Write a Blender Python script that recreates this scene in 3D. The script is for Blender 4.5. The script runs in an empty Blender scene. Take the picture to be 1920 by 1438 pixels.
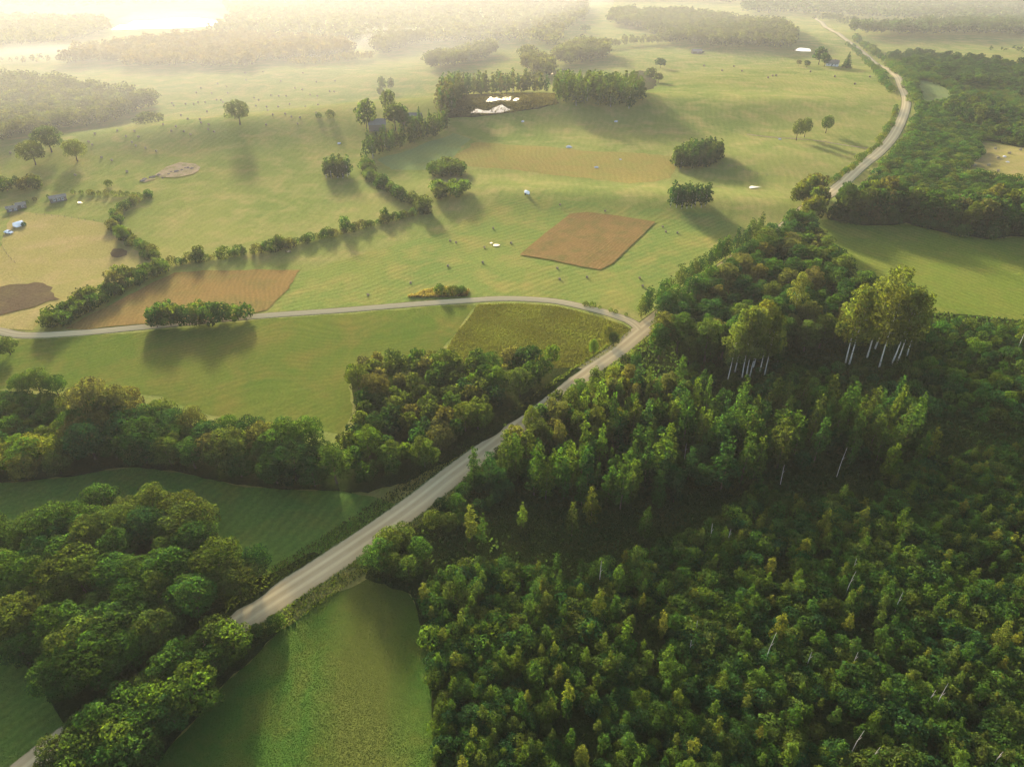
import bpy, math, random
import numpy as np
from mathutils import Vector, Matrix
from mathutils.geometry import delaunay_2d_cdt

random.seed(7); RNG = np.random.default_rng(7)
R = math.radians
S = bpy.context.scene
COL = S.collection

# ------------------------------------------------------------------ tuning
CAM_H, PITCH, FPX = 120.0, R(32.9), 1280.0
SUN_EL, SUN_AZ = R(13.8), R(-19.5)
SUN_STRENGTH, SKY_STRENGTH, EXPOSURE = 4.8, 0.115, 2.58
HAZE_DENSITY, HAZE_ANISO = 0.00008, 0.32

# ------------------------------------------------------------------ terrain
_c, _s = math.cos(PITCH), math.sin(PITCH)
def flat(px, py):
    a, b = (px - 960) / FPX, (719 - py) / FPX
    d = (a, _c + b * _s, -_s + b * _c)
    t = CAM_H / -d[2]
    return d[0] * t, d[1] * t
BUMPS = []
def bump(px, py, h, rx, ry, rot=0):
    x, y = flat(px, py); BUMPS.append((x, y, h, rx, ry, math.cos(R(rot)), math.sin(R(rot))))
bump(450, 262, 9, 120, 32, 14); bump(650, 228, 7, 90, 30, 20); bump(1000, 213, 7, 110, 32, 4)
bump(1330, 205, 7, 140, 45, -4); bump(1330, 385, 3.2, 60, 16, -8); bump(1030, 372, 3.0, 60, 18, -6)
bump(150, 330, 2.5, 60, 40, 10); bump(1500, 160, 5, 150, 60, 0); bump(1750, 75, 6, 200, 80, 0); bump(560, 150, 5, 160, 70, 10)
bump(1410, 300, 2.2, 50, 25, -10); bump(900, 290, 2.0, 70, 30, 0)
def H(x, y):
    x = np.asarray(x, float); y = np.asarray(y, float)
    d = np.hypot(x, y); a = np.clip((d - 150) / 500, 0.12, 1.0)
    z = a * (0.9 * np.sin(x / 27 + 1.3 * np.sin(y / 61)) * np.sin(y / 23 + .7 + .6 * np.sin(x / 47)) +
             1.1 * np.sin(x / 71 + 2.1) * np.cos(y / 58 + .4 * np.sin(x / 90)))
    z = z + np.clip((d - 700) / 2500, 0, 1) * 9 * np.sin(x / 310 + .5) * np.cos(y / 280 + 1.1)
    for bx, by, h, rx, ry, c, s in BUMPS:
        u, v = (x - bx) * c + (y - by) * s, -(x - bx) * s + (y - by) * c
        z = z + h * np.exp(-.5 * ((u / rx) ** 2 + (v / ry) ** 2))
    return z
def G(px, py):
    """photograph pixel -> the spot of the terrain seen there"""
    a, b = (px - 960) / FPX, (719 - py) / FPX
    d = (a, _c + b * _s, -_s + b * _c)
    t = CAM_H / -d[2]
    for _ in range(12):
        z = float(H(d[0] * t, d[1] * t)); t = .4 * t + .6 * (CAM_H - z) / -d[2]
    return d[0] * t, d[1] * t
def GP(poly): return [G(*p) for p in poly]
def P3(px, py):
    x, y = G(px, py); return Vector((x, y, float(H(x, y))))

# ------------------------------------------------------------------ helpers
def tag(o, label=None, cat=None, group=None, kind=None):
    if label: o['label'] = label
    if cat: o['category'] = cat
    if group: o['group'] = group
    if kind: o['kind'] = kind
    return o
def link(o, parent=None):
    COL.objects.link(o)
    if parent: o.parent = parent
    return o
def mesh_np(name, V, F, mat, smooth=False, var=None, tint=None):
    """V (n,3), F (m,k) all faces with k corners"""
    me = bpy.data.meshes.new(name)
    V = np.asarray(V, np.float32); F = np.asarray(F, np.int32); m, k = F.shape
    me.vertices.add(len(V)); me.vertices.foreach_set('co', V.ravel())
    me.loops.add(m * k); me.loops.foreach_set('vertex_index', F.ravel())
    me.polygons.add(m); me.polygons.foreach_set('loop_start', np.arange(0, m * k, k, dtype=np.int32))
    try: me.polygons.foreach_set('loop_total', np.full(m, k, np.int32))
    except Exception: pass
    if smooth: me.polygons.foreach_set('use_smooth', np.ones(m, bool))
    if var is not None:
        at = me.attributes.new('var', 'FLOAT', 'FACE'); at.data.foreach_set('value', np.asarray(var, np.float32))
    if tint is not None:
        at = me.attributes.new('tint', 'FLOAT_COLOR', 'FACE'); at.data.foreach_set('color', np.asarray(tint, np.float32).ravel())
    me.update(calc_edges=True)
    if mat: me.materials.append(mat)
    return me
class MB:
    """collects boxes, prisms and tubes for one mesh"""
    def __init__(s): s.v = []; s.f = []
    def add(s, v, f):
        n = len(s.v); s.v += [tuple(p) for p in v]; s.f += [tuple(i + n for i in q) for q in f]
    def box(s, x0, x1, y0, y1, z0, z1):
        s.add([(x0,y0,z0),(x1,y0,z0),(x1,y1,z0),(x0,y1,z0),(x0,y0,z1),(x1,y0,z1),(x1,y1,z1),(x0,y1,z1)],
              [(3,2,1,0),(4,5,6,7),(0,1,5,4),(1,2,6,5),(2,3,7,6),(3,0,4,7)])
    def tube(s, pts, rad, n=7):
        pts = [Vector(p) for p in pts]; v = []; f = []
        for i, p in enumerate(pts):
            d = (pts[min(i+1, len(pts)-1)] - pts[max(i-1, 0)]).normalized()
            a = d.orthogonal().normalized(); b = d.cross(a)
            for k in range(n):
                t = 2 * math.pi * k / n; v.append(p + (a * math.cos(t) + b * math.sin(t)) * rad[i])
        for i in range(len(pts) - 1):
            for k in range(n):
                f.append((i*n+k, i*n+(k+1) % n, (i+1)*n+(k+1) % n, (i+1)*n+k))
        f.append(tuple(range(n))[::-1]); f.append(tuple((len(pts)-1)*n+k for k in range(n)))
        s.add(v, f)
    def mesh(s, name, mat, smooth=False):
        me = bpy.data.meshes.new(name); me.from_pydata(s.v, [], s.f); me.update()
        if smooth:
            for p in me.polygons: p.use_smooth = True
        me.materials.append(mat); return me
    def build(s, name, mat, parent=None, smooth=False):
        return link(bpy.data.objects.new(name, s.mesh(name, mat, smooth)), parent)
def empty(name, loc, rz=0, sc=1):
    o = bpy.data.objects.new(name, None); o.empty_display_size = .5
    o.location = loc; o.rotation_euler = (0, 0, rz); o.scale = (sc, sc, sc)
    return link(o)
def inside(poly, x, y):
    x = np.asarray(x); y = np.asarray(y); r = np.zeros(x.shape, bool); n = len(poly); j = n - 1
    for i in range(n):
        xi, yi = poly[i]; xj, yj = poly[j]
        c = ((yi > y) != (yj > y)) & (x < (xj - xi) * (y - yi) / ((yj - yi) or 1e-9) + xi)
        r ^= c; j = i
    return r

# ------------------------------------------------------------------ materials
class NT:
    def __init__(s, name):
        s.m = bpy.data.materials.new(name); s.m.use_nodes = True; s.t = s.m.node_tree; s.t.nodes.clear()
        s.out = s.n('ShaderNodeOutputMaterial')
    def n(s, typ, **kw):
        x = s.t.nodes.new(typ)
        for k, v in kw.items(): setattr(x, k, v)
        return x
    def l(s, a, b): s.t.links.new(a, b)
    def pos(s): return s.n('ShaderNodeNewGeometry').outputs['Position']
    def mapping(s, vec, scale=(1,1,1), rot=(0,0,0), loc=(0,0,0)):
        m = s.n('ShaderNodeMapping'); s.l(vec, m.inputs[0]); m.inputs['Scale'].default_value = scale
        m.inputs['Rotation'].default_value = rot; m.inputs['Location'].default_value = loc; return m.outputs[0]
    def noise(s, vec, scale, detail=3, rough=.55, dist=0):
        x = s.n('ShaderNodeTexNoise'); s.l(vec, x.inputs['Vector']); x.inputs['Scale'].default_value = scale
        x.inputs['Detail'].default_value = detail; x.inputs['Roughness'].default_value = rough; x.inputs['Distortion'].default_value = dist
        return x.outputs['Fac']
    def ramp(s, fac, stops):
        r = s.n('ShaderNodeValToRGB'); s.l(fac, r.inputs[0]); e = r.color_ramp.elements
        while len(e) < len(stops): e.new(.5)
        for q, (p, c) in zip(e, stops): q.position = p; q.color = (*c, 1) if len(c) == 3 else c
        return r.outputs[0]
    def mix(s, fac, a, b, mode='MIX'):
        x = s.n('ShaderNodeMix', data_type='RGBA', blend_type=mode)
        for v, i in ((fac, 0), (a, 6), (b, 7)):
            if hasattr(v, 'links') or isinstance(v, bpy.types.NodeSocket): s.l(v, x.inputs[i])
            else: x.inputs[i].default_value = v if i == 0 else ((*v, 1) if len(v) == 3 else v)
        return x.outputs[2]
    def math(s, op, a, b=None, c=None, clamp=False):
        x = s.n('ShaderNodeMath', operation=op); x.use_clamp = clamp
        for i, v in enumerate((a, b, c)):
            if v is None: continue
            if isinstance(v, bpy.types.NodeSocket): s.l(v, x.inputs[i])
            else: x.inputs[i].default_value = v
        return x.outputs[0]
    def diffuse(s, col, height=None, dist=.2, strength=1.0, rough=1.0):
        d = s.n('ShaderNodeBsdfDiffuse'); d.inputs['Roughness'].default_value = rough
        if isinstance(col, bpy.types.NodeSocket): s.l(col, d.inputs[0])
        else: d.inputs[0].default_value = (*col, 1)
        if height is not None:
            b = s.n('ShaderNodeBump'); b.inputs['Distance'].default_value = dist; b.inputs['Strength'].default_value = strength
            s.l(height, b.inputs['Height']); s.l(b.outputs[0], d.inputs['Normal'])
        s.l(d.outputs[0], s.out.inputs[0]); return s.m

def _grass(k, col, height, dist, strength):
    # blades stand upright: their faces point sideways in every direction and let some light through
    x = k.n('ShaderNodeTexNoise'); k.l(k.pos(), x.inputs['Vector']); x.inputs['Scale'].default_value = 8; x.inputs['Detail'].default_value = 2.5
    a = k.n('ShaderNodeVectorMath', operation='MULTIPLY_ADD'); k.l(x.outputs['Color'], a.inputs[0]); a.inputs[1].default_value = (8, 8, .4); a.inputs[2].default_value = (-4, -4, .2)
    nn = k.n('ShaderNodeVectorMath', operation='NORMALIZE'); k.l(a.outputs[0], nn.inputs[0])
    b = k.n('ShaderNodeBump'); b.inputs['Distance'].default_value = dist; b.inputs['Strength'].default_value = strength
    k.l(height, b.inputs['Height']); k.l(nn.outputs[0], b.inputs['Normal'])
    d = k.n('ShaderNodeBsdfDiffuse'); k.l(col, d.inputs[0]); k.l(b.outputs[0], d.inputs['Normal'])
    t = k.n('ShaderNodeBsdfTranslucent'); k.l(k.mix(1, col, (1.6, 1.5, .85, 1), 'MULTIPLY'), t.inputs[0]); k.l(b.outputs[0], t.inputs['Normal'])
    m = k.n('ShaderNodeMixShader'); m.inputs[0].default_value = .55
    k.l(d.outputs[0], m.inputs[1]); k.l(t.outputs[0], m.inputs[2]); k.l(m.outputs[0], k.out.inputs[0]); return k.m
NT.grass = _grass

def field_mat(name, a, b, c, stripe=None, bump_d=.35, big=.011, mid=.06, fine=1.1, band=None, grain=.9):
    """a, b: main tones in large patches; c: dry / sparse tone in mid-sized flecks; stripe = (spacing m, angle deg, wobble, amount)"""
    k = NT(name); p = k.pos()
    n1 = k.noise(p, big, 3, .55, .6); n2 = k.noise(p, mid, 4, .6, .3); n3 = k.noise(p, fine, 4, .7)
    n4 = k.noise(k.mapping(p, (1, .35, 1), (0, 0, .3)), .35, 3, .6)
    f1 = k.math('ADD', k.math('MULTIPLY', n1, .75), k.math('MULTIPLY', n4, .25))
    col = k.ramp(f1, [(.38, a), (.62, b)])
    col = k.mix(k.ramp(n2, [(.45, (0,0,0)), (.72, (1,1,1))]), col, c)
    h = k.math('ADD', k.math('MULTIPLY', n3, .7), k.math('MULTIPLY', n4, .9))
    if stripe:
        sp, ang, wob, amt = stripe
        w = k.n('ShaderNodeTexWave', wave_type='BANDS', bands_direction='X', wave_profile='SIN')
        wn = k.n('ShaderNodeTexNoise'); k.l(p, wn.inputs['Vector']); wn.inputs['Scale'].default_value = .014; wn.inputs['Detail'].default_value = 1
        wp = k.n('ShaderNodeVectorMath', operation='MULTIPLY_ADD'); k.l(wn.outputs['Color'], wp.inputs[0]); wp.inputs[1].default_value = (wob*9,)*3; k.l(p, wp.inputs[2])
        k.l(k.mapping(wp.outputs[0], (1,1,1), (0,0,R(ang))), w.inputs['Vector'])
        w.inputs['Scale'].default_value = .314 / sp; w.inputs['Distortion'].default_value = 1.5
        w.inputs['Detail'].default_value = 2; w.inputs['Detail Scale'].default_value = .05 * sp
        ww = k.math('MULTIPLY', w.outputs['Fac'], k.noise(p, .03, 2))
        col = k.mix(k.math('MULTIPLY', ww, amt), col, k.mix(1, col, (.62, .72, .6), 'MULTIPLY'))
        h = k.math('ADD', h, k.math('MULTIPLY', ww, 1.1))
    if band:                                   # a worn strip of drier grass along a line of the field
        (x0, y0), (x1, y1) = G(*band[0]), G(*band[1]); L = math.hypot(x1-x0, y1-y0); nx_, ny_ = (y1-y0)/L, -(x1-x0)/L
        dt = k.n('ShaderNodeVectorMath', operation='DOT_PRODUCT'); k.l(p, dt.inputs[0]); dt.inputs[1].default_value = (nx_, ny_, 0)
        q = k.math('ABSOLUTE', k.math('SUBTRACT', dt.outputs['Value'], x0*nx_ + y0*ny_))
        q = k.math('ADD', k.math('MULTIPLY', q, 1/band[2]), k.math('MULTIPLY', k.math('SUBTRACT', n2, .5), 1.6))
        col = k.mix(k.ramp(q, [(.35, (1,1,1)), (1, (0,0,0))]), col, band[3])
    g = k.math('MULTIPLY_ADD', n3, grain, 1 - grain/2)
    hs = k.n('ShaderNodeHueSaturation'); k.l(col, hs.inputs['Color']); k.l(g, hs.inputs['Value'])
    return k.grass(hs.outputs[0], h, bump_d, .8)

def leaf_mat(name='foliage', trans=.45, massed=False):
    k = NT(name); oi = k.n('ShaderNodeAttribute', attribute_name='tint') if massed else k.n('ShaderNodeObjectInfo')
    at = k.n('ShaderNodeAttribute', attribute_name='var'); v = at.outputs['Fac']
    val = k.math('MULTIPLY_ADD', v, .68, .33)
    hs = k.n('ShaderNodeHueSaturation'); k.l(oi.outputs['Color'], hs.inputs['Color']); k.l(val, hs.inputs['Value'])
    k.l(k.math('MULTIPLY_ADD', v, .04, .482), hs.inputs['Hue'])
    d = k.n('ShaderNodeBsdfDiffuse'); k.l(hs.outputs[0], d.inputs[0])
    t = k.n('ShaderNodeBsdfTranslucent'); k.l(k.mix(1, hs.outputs[0], (1.75, 1.75, .62, 1), 'MULTIPLY'), t.inputs[0])
    m = k.n('ShaderNodeMixShader'); m.inputs[0].default_value = trans
    k.l(d.outputs[0], m.inputs[1]); k.l(t.outputs[0], m.inputs[2]); k.l(m.outputs[0], k.out.inputs[0])
    return k.m
def plain(name, a, b, scale=3, bump_d=.03, rough=1.0, stretch=(1,1,1)):
    k = NT(name); tc = k.n('ShaderNodeTexCoord').outputs['Object']
    n = k.noise(k.mapping(tc, stretch), scale, 4, .65)
    return k.diffuse(k.ramp(n, [(.3, a), (.7, b)]), n, bump_d)
def water_mat():
    k = NT('pond_water'); b = k.n('ShaderNodeBsdfPrincipled'); b.inputs['Base Color'].default_value = (.02, .025, .02, 1)
    b.inputs['Roughness'].default_value = .04; b.inputs['IOR'].default_value = 1.33
    bp = k.n('ShaderNodeBump'); bp.inputs['Distance'].default_value = .02; bp.inputs['Strength'].default_value = .3
    k.l(k.noise(k.pos(), .9, 2), bp.inputs['Height']); k.l(bp.outputs[0], b.inputs['Normal'])
    k.l(b.outputs[0], k.out.inputs[0]); return k.m

M = {}
M['ground'] = field_mat('meadow_grass', (.205,.280,.076), (.315,.345,.108), (.40,.37,.145), (4.5, 12, 3, .35), .32)
M['crop'] = field_mat('ripe_crop', (.295,.205,.088), (.345,.235,.10), (.215,.20,.075), (1.6, 30, 2.5, .5), .4, mid=.11)
M['crop2'] = field_mat('ripening_crop', (.31,.22,.085), (.36,.245,.095), (.25,.22,.08), (1.8, -8, 3, .5), .35)
M['olive'] = field_mat('olive_stubble', (.33,.29,.095), (.35,.29,.105), (.30,.30,.095), (3, -5, 3, .3), .25)
M['teal'] = field_mat('dewy_grass', (.23,.32,.13), (.25,.33,.125), (.27,.33,.12), (4, 20, 2, .3), .2)
M['bales'] = field_mat('cut_meadow', (.205,.305,.085), (.285,.335,.092), (.39,.355,.12), (3.2, 52, 2.5, .7), .38)
M['mown'] = field_mat('mown_meadow', (.125,.205,.036), (.185,.225,.046), (.225,.22,.056), (2.9, 62, 9, .55), .35, big=.016)
M['rough'] = field_mat('rough_grass', (.115,.130,.030), (.15,.14,.038), (.095,.11,.03), None, .8, mid=.12, fine=.8)
M['shade'] = field_mat('lush_meadow', (.145,.275,.060), (.175,.29,.062), (.22,.28,.062), (2.4, 30, 4, .6), .4)
M['near'] = field_mat('clover_meadow', (.066,.155,.028), (.095,.165,.030), (.125,.160,.034), (9, 8, 3, .4), .3, big=.03, mid=.13, fine=1.7, band=((700,1120),(672,1438),9.5,(.118,.148,.034)), grain=.35)
M['right'] = field_mat('pasture', (.180,.255,.045), (.215,.28,.052), (.25,.275,.062), (3.4, -32, 2, .55), .42)
M['tan'] = field_mat('grazed_grass', (.37,.33,.13), (.33,.32,.12), (.44,.36,.185), None, .3, mid=.05)
M['plough'] = field_mat('ploughed_soil', (.16,.12,.08), (.19,.145,.095), (.21,.175,.095), (1.5, 72, 1, .9), .5)
M['soil'] = field_mat('bare_soil', (.40,.33,.24), (.46,.38,.29), (.26,.26,.11), None, .5, mid=.2)
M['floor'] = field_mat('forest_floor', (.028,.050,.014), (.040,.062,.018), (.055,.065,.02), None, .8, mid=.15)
M['marsh'] = field_mat('marsh_reeds', (.085,.088,.046), (.105,.10,.052), (.08,.10,.042), None, .5, mid=.1)
M['leaf'] = leaf_mat(); M['leafmass'] = leaf_mat('massed_foliage', .45, True); M['water'] = water_mat()
M['tuft'] = leaf_mat('grass_blades', .5)
M['bark'] = plain('bark', (.05,.037,.026), (.11,.085,.06), 4, .05, stretch=(1,1,.2))
def birch_bark():
    k = NT('birch_bark'); tc = k.n('ShaderNodeTexCoord').outputs['Object']
    n = k.noise(k.mapping(tc, (1,1,2.2)), 1.6, 4, .7)
    return k.diffuse(k.ramp(n, [(.36, (.05,.045,.04)), (.43, (.48,.45,.38)), (1, (.62,.59,.50))]))
M['birch'] = birch_bark()
M['dead'] = plain('dead_wood', (.28,.25,.20), (.48,.44,.36), 3, .03, stretch=(1,1,.3))
M['hay'] = plain('hay', (.26,.21,.11), (.40,.33,.18), 9, .06)
M['stone'] = plain('stone', (.42,.41,.39), (.68,.66,.62), 2, .08)
M['rubble'] = plain('rubble', (.20,.155,.11), (.32,.26,.19), 1.5, .15)
M['white'] = plain('white_paint', (.72,.73,.74), (.82,.82,.82), 1, .004)
M['grey_roof'] = plain('grey_roof_sheet', (.17,.145,.12), (.25,.22,.185), 1.5, .02)
M['blue_roof'] = plain('blue_grey_roof', (.13,.125,.12), (.18,.17,.165), 1.2, .02)
M['timber'] = plain('weathered_timber', (.12,.095,.07), (.20,.165,.13), 2.5, .03, stretch=(4,4,.4))
M['wall'] = plain('pale_render', (.60,.58,.54), (.72,.70,.66), 1.3, .01)
M['brick'] = plain('brick', (.30,.14,.10), (.38,.19,.13), 6, .01)
M['rubber'] = plain('rubber', (.02,.02,.02), (.035,.035,.035), 8, .005)
M['steel'] = plain('painted_steel', (.13,.14,.13), (.2,.2,.19), 5, .004)
def glass():
    k = NT('dark_glass'); b = k.n('ShaderNodeBsdfPrincipled'); b.inputs['Base Color'].default_value = (.03,.04,.05,1)
    b.inputs['Roughness'].default_value = .08; k.l(b.outputs[0], k.out.inputs[0]); return k.m
M['glass'] = glass()
def road_mat():
    k = NT('gravel'); uv = k.n('ShaderNodeUVMap').outputs[0]; p = k.pos()
    sx = k.n('ShaderNodeSeparateXYZ'); k.l(uv, sx.inputs[0])
    ww = k.n('ShaderNodeTexWave', wave_type='BANDS', bands_direction='X'); k.l(k.mapping(uv, (1,.012,1)), ww.inputs[0])
    ww.inputs['Scale'].default_value = 1.35; ww.inputs['Distortion'].default_value = 2.2; ww.inputs['Detail'].default_value = 2; ww.inputs['Detail Scale'].default_value = 1.2
    n = k.noise(p, .55, 5, .7); fine = k.noise(p, 5, 3, .7); st = k.noise(k.mapping(uv, (9, .05, 1)), 2, 3, .6)
    col = k.ramp(k.math('ADD', k.math('MULTIPLY', ww.outputs['Fac'], .12), k.math('ADD', k.math('MULTIPLY', st, .38), k.math('MULTIPLY', n, .55))),
                 [(.2, (.375,.295,.155)), (.5, (.455,.365,.20)), (.85, (.52,.43,.255))])
    edge = k.math('ABSOLUTE', k.math('SUBTRACT', sx.outputs[0], .5))
    wt = k.math('ADD', k.math('ABSOLUTE', k.math('SUBTRACT', edge, .17)), k.math('MULTIPLY', k.math('SUBTRACT', n, .5), .10))
    col = k.mix(k.ramp(wt, [(.03, (1,1,1)), (.10, (0,0,0))]), k.mix(1, col, (.80,.78,.76), 'MULTIPLY'), col)
    e = k.math('ADD', edge, k.math('MULTIPLY', k.math('SUBTRACT', k.noise(p, .9, 4, .7), .5), .16))
    col = k.mix(k.ramp(e, [(.44, (0,0,0)), (.50, (1,1,1))]), col, (.10,.115,.035))
    return k.diffuse(col, k.math('ADD', k.math('MULTIPLY', st, .5), k.math('MULTIPLY', fine, .6)), .035, .7)
M['road'] = road_mat()

# ------------------------------------------------------------------ the setting
def axis(lo, hi, step, far):
    a = list(np.arange(lo, hi + .1, step)); s = step
    while a[-1] < far: s = min(s * 1.09, 140); a.append(a[-1] + s)
    s = step
    while a[0] > -far: s = min(s * 1.09, 140); a.insert(0, a[0] - s)
    return np.array(a)
gx, gy = axis(-420, 420, 5, 6000), axis(0, 900, 5, 6000)
X, Y = np.meshgrid(gx, gy); V = np.stack([X, Y, H(X, Y)], -1).reshape(-1, 3)
nx, ny = len(gx), len(gy); I = np.arange(nx * ny).reshape(ny, nx)
F = np.stack([I[:-1,:-1], I[:-1,1:], I[1:,1:], I[1:,:-1]], -1).reshape(-1, 4)
tag(link(bpy.data.objects.new('ground', mesh_np('ground', V, F, M['ground'], True))), 'rolling pale green meadow running to the hazy woods', kind='structure')
ZMIN = float(V[:, 2].min())

_off = [0.03]
def patch(name, poly, mat, label=None, raise_=0.0, world=False, wob=0.22, kind='structure'):
    P = poly if world else GP(poly)
    P = np.array(P); d = np.hypot(P[:,0], P[:,1]).mean(); step = float(np.clip(d / 70, 2.2, 14))
    _off[0] += .004; off = _off[0] + max(0, (d - 300) / 1500) * .6 + raise_
    B = []
    for i in range(len(P)):
        a, b = P[i], P[(i+1) % len(P)]; L = np.hypot(*(b-a)); n = max(1, int(L / step * 1.4)); nrm = np.array([b[1]-a[1], a[0]-b[0]]) / (L + 1e-9)
        for j in range(n):
            q = a + (b-a) * j / n
            B.append(q + nrm * wob * step * (math.sin(q[0]*.9/step+q[1]*.6/step) * .5 + RNG.uniform(-.5, .5)))
    B = np.array(B); nb = len(B)
    xs = np.arange(B[:,0].min(), B[:,0].max(), step); ys = np.arange(B[:,1].min(), B[:,1].max(), step)
    gxx, gyy = np.meshgrid(xs, ys); gxx = gxx.ravel() + RNG.uniform(-.2,.2,gxx.size)*step; gyy = gyy.ravel() + RNG.uniform(-.2,.2,gyy.size)*step
    ok = inside(B, gxx, gyy)
    pts = [Vector(q) for q in B] + [Vector((x, y)) for x, y in zip(gxx[ok], gyy[ok])]
    r = delaunay_2d_cdt(pts, [(i, (i+1) % nb) for i in range(nb)], [list(range(nb))], 1, 1e-4)
    vv = np.array([(v.x, v.y) for v in r[0]]); zz = H(vv[:,0], vv[:,1]) + off
    me = bpy.data.meshes.new(name); me.from_pydata([(x, y, z) for (x, y), z in zip(vv, zz)], [], [list(f) for f in r[2]]); me.update()
    if raise_ >= .1:                                   # standing crop: a skirt down to the soil
        pass
    for p_ in me.polygons:
        p_.use_smooth = True
    if len(me.polygons) and me.polygons[0].normal.z < 0: me.flip_normals()
    me.materials.append(mat)
    return tag(link(bpy.data.objects.new(name, me)), label, kind=kind)

patch('meadow', [(500,585),(563,512),(700,470),(820,440),(930,375),(1000,370),(1250,395),(1330,400),(1430,440),(1385,470),(1300,520),(1240,560),(1195,585),(1120,575),(1040,560),(950,556),(870,560),(770,567),(640,577)], M['bales'], 'cut meadow with round bales around the orange crop')
patch('crop_field', [(120,617),(230,560),(327,512),(433,507),(565,507),(545,535),(500,584),(473,588),(390,600),(273,608),(167,617)], M['crop2'], 'orange ripening crop field beside the side track', .18, wob=.25)
patch('crop_field', [(974,479),(1020,440),(1068,402),(1100,399),(1160,406),(1229,417),(1149,495),(1125,507),(1095,502),(1030,488)], M['crop'], 'orange square of standing crop in the cut meadow', .3, wob=.04)
patch('meadow', [(853,292),(890,268),(973,272),(1090,282),(1180,287),(1262,293),(1262,335),(1180,345),(1060,330),(940,318),(870,312)], M['olive'], 'brownish stubble strip left of the dark thicket', wob=.4)
patch('meadow', [(708,300),(750,288),(800,270),(850,250),(885,262),(850,292),(800,318),(735,318)], M['teal'], 'bluish green dewy meadow beside the birch row', wob=.3)
patch('meadow', [(-80,640),(70,637),(273,622),(480,600),(640,590),(773,579),(870,572),(893,572),(835,650),(780,680),(700,690),(655,720),(660,770),(640,815),(560,800),(420,785),(300,745),(230,735),(100,725),(-80,735)], M['mown'], 'mown meadow with curved swaths below the side track')
patch('meadow', [(897,571),(950,569),(1040,573),(1110,590),(1168,610),(1185,620),(1150,655),(1095,690),(1000,690),(840,690),(800,690),(838,650)], M['rough'], 'yellowish rough grass in the corner of the two roads')
patch('meadow', [(-80,905),(60,903),(165,888),(250,875),(330,885),(470,914),(650,922),(700,930),(740,945),(690,985),(640,1015),(590,1045),(500,1080),(420,1090),(300,1040),(60,1010),(-80,1080)], M['shade'], 'shaded lush meadow between the two woods')
patch('meadow', [(-80,1200),(40,1220),(110,1300),(120,1370),(60,1440),(-80,1560)], M['shade'], 'dark shaded meadow in the lower left corner')
patch('meadow', [(250,1500),(330,1385),(440,1265),(525,1185),(600,1125),(690,1085),(750,1095),(785,1140),(805,1230),(815,1330),(835,1500)], M['near'], 'green meadow with a brown strip nearest the viewer', wob=.3)
patch('meadow', [(1500,430),(1550,412),(1700,420),(1780,440),(1850,450),(1990,440),(2700,420),(2700,640),(2000,620),(1900,600),(1800,590),(1720,585),(1600,560),(1560,520),(1530,470)], M['right'], 'fresh green pasture behind the dark wood')
patch('meadow', [(-60,480),(0,470),(20,395),(110,405),(195,418),(215,440),(245,465),(300,495),(290,510),(180,545),(100,590),(60,620),(-60,612)], M['tan'], 'tan grazed field on the left with a round burnt patch', wob=.2)
patch('ploughed_field', [(-60,560),(0,540),(70,528),(95,535),(112,562),(60,578),(0,592),(-60,605)], M['plough'], 'dark brown ploughed plot at the left edge', .2, wob=.5)
patch('meadow', [(1780,328),(1800,300),(1795,275),(1830,266),(1900,274),(1990,276),(1990,345),(1850,342)], M['tan'], 'tan grazed field ringed by bushes on the right', wob=.3)
patch('bare_soil', [(262,343),(285,328),(310,322),(340,312),(368,308),(372,314),(345,325),(325,333),(290,340)], M['soil'], 'strip of bare soil and rubble on the sloping meadow', .15, wob=1.3)
patch('bare_soil', [(204,476),(212,468),(228,467),(239,472),(236,479),(222,484),(208,483)], M['plough'], 'round dark burnt patch in the tan field', .15, wob=.3)
patch('marsh', [(838,222),(850,190),(870,180),(960,177),(1040,178),(1048,196),(1010,203),(960,212),(905,218)], M['marsh'], 'brown reedy marsh round the small pond', wob=.3)
patch('marsh', [(1180,140),(1200,133),(1225,150),(1240,160),(1215,170),(1200,160)], M['marsh'], 'brown rough patch right of the pond wood', wob=.5)
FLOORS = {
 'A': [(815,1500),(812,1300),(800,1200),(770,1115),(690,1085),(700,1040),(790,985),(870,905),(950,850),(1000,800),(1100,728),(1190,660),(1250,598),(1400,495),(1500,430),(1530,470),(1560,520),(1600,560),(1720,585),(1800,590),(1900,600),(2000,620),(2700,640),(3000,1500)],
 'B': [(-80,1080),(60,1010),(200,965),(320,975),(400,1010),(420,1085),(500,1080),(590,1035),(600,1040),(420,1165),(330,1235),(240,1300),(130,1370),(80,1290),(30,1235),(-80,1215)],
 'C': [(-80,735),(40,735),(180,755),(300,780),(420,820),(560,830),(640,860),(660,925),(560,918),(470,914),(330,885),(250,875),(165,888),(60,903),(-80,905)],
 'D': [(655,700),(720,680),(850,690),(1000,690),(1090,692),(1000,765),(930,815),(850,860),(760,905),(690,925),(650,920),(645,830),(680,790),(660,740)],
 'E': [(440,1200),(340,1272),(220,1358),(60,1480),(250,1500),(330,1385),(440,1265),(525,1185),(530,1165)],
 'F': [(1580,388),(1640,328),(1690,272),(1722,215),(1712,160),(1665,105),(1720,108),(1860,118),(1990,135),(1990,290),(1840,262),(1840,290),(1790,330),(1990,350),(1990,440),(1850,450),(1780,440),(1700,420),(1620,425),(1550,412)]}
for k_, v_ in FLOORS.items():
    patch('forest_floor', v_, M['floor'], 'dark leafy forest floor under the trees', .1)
patch('pond', [(882,213),(893,205),(905,207),(915,209),(928,203),(940,198),(950,205),(960,207),(940,213),(915,215),(900,214)], M['water'], 'bright pond in the brown marsh', .2, wob=.15)
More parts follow.
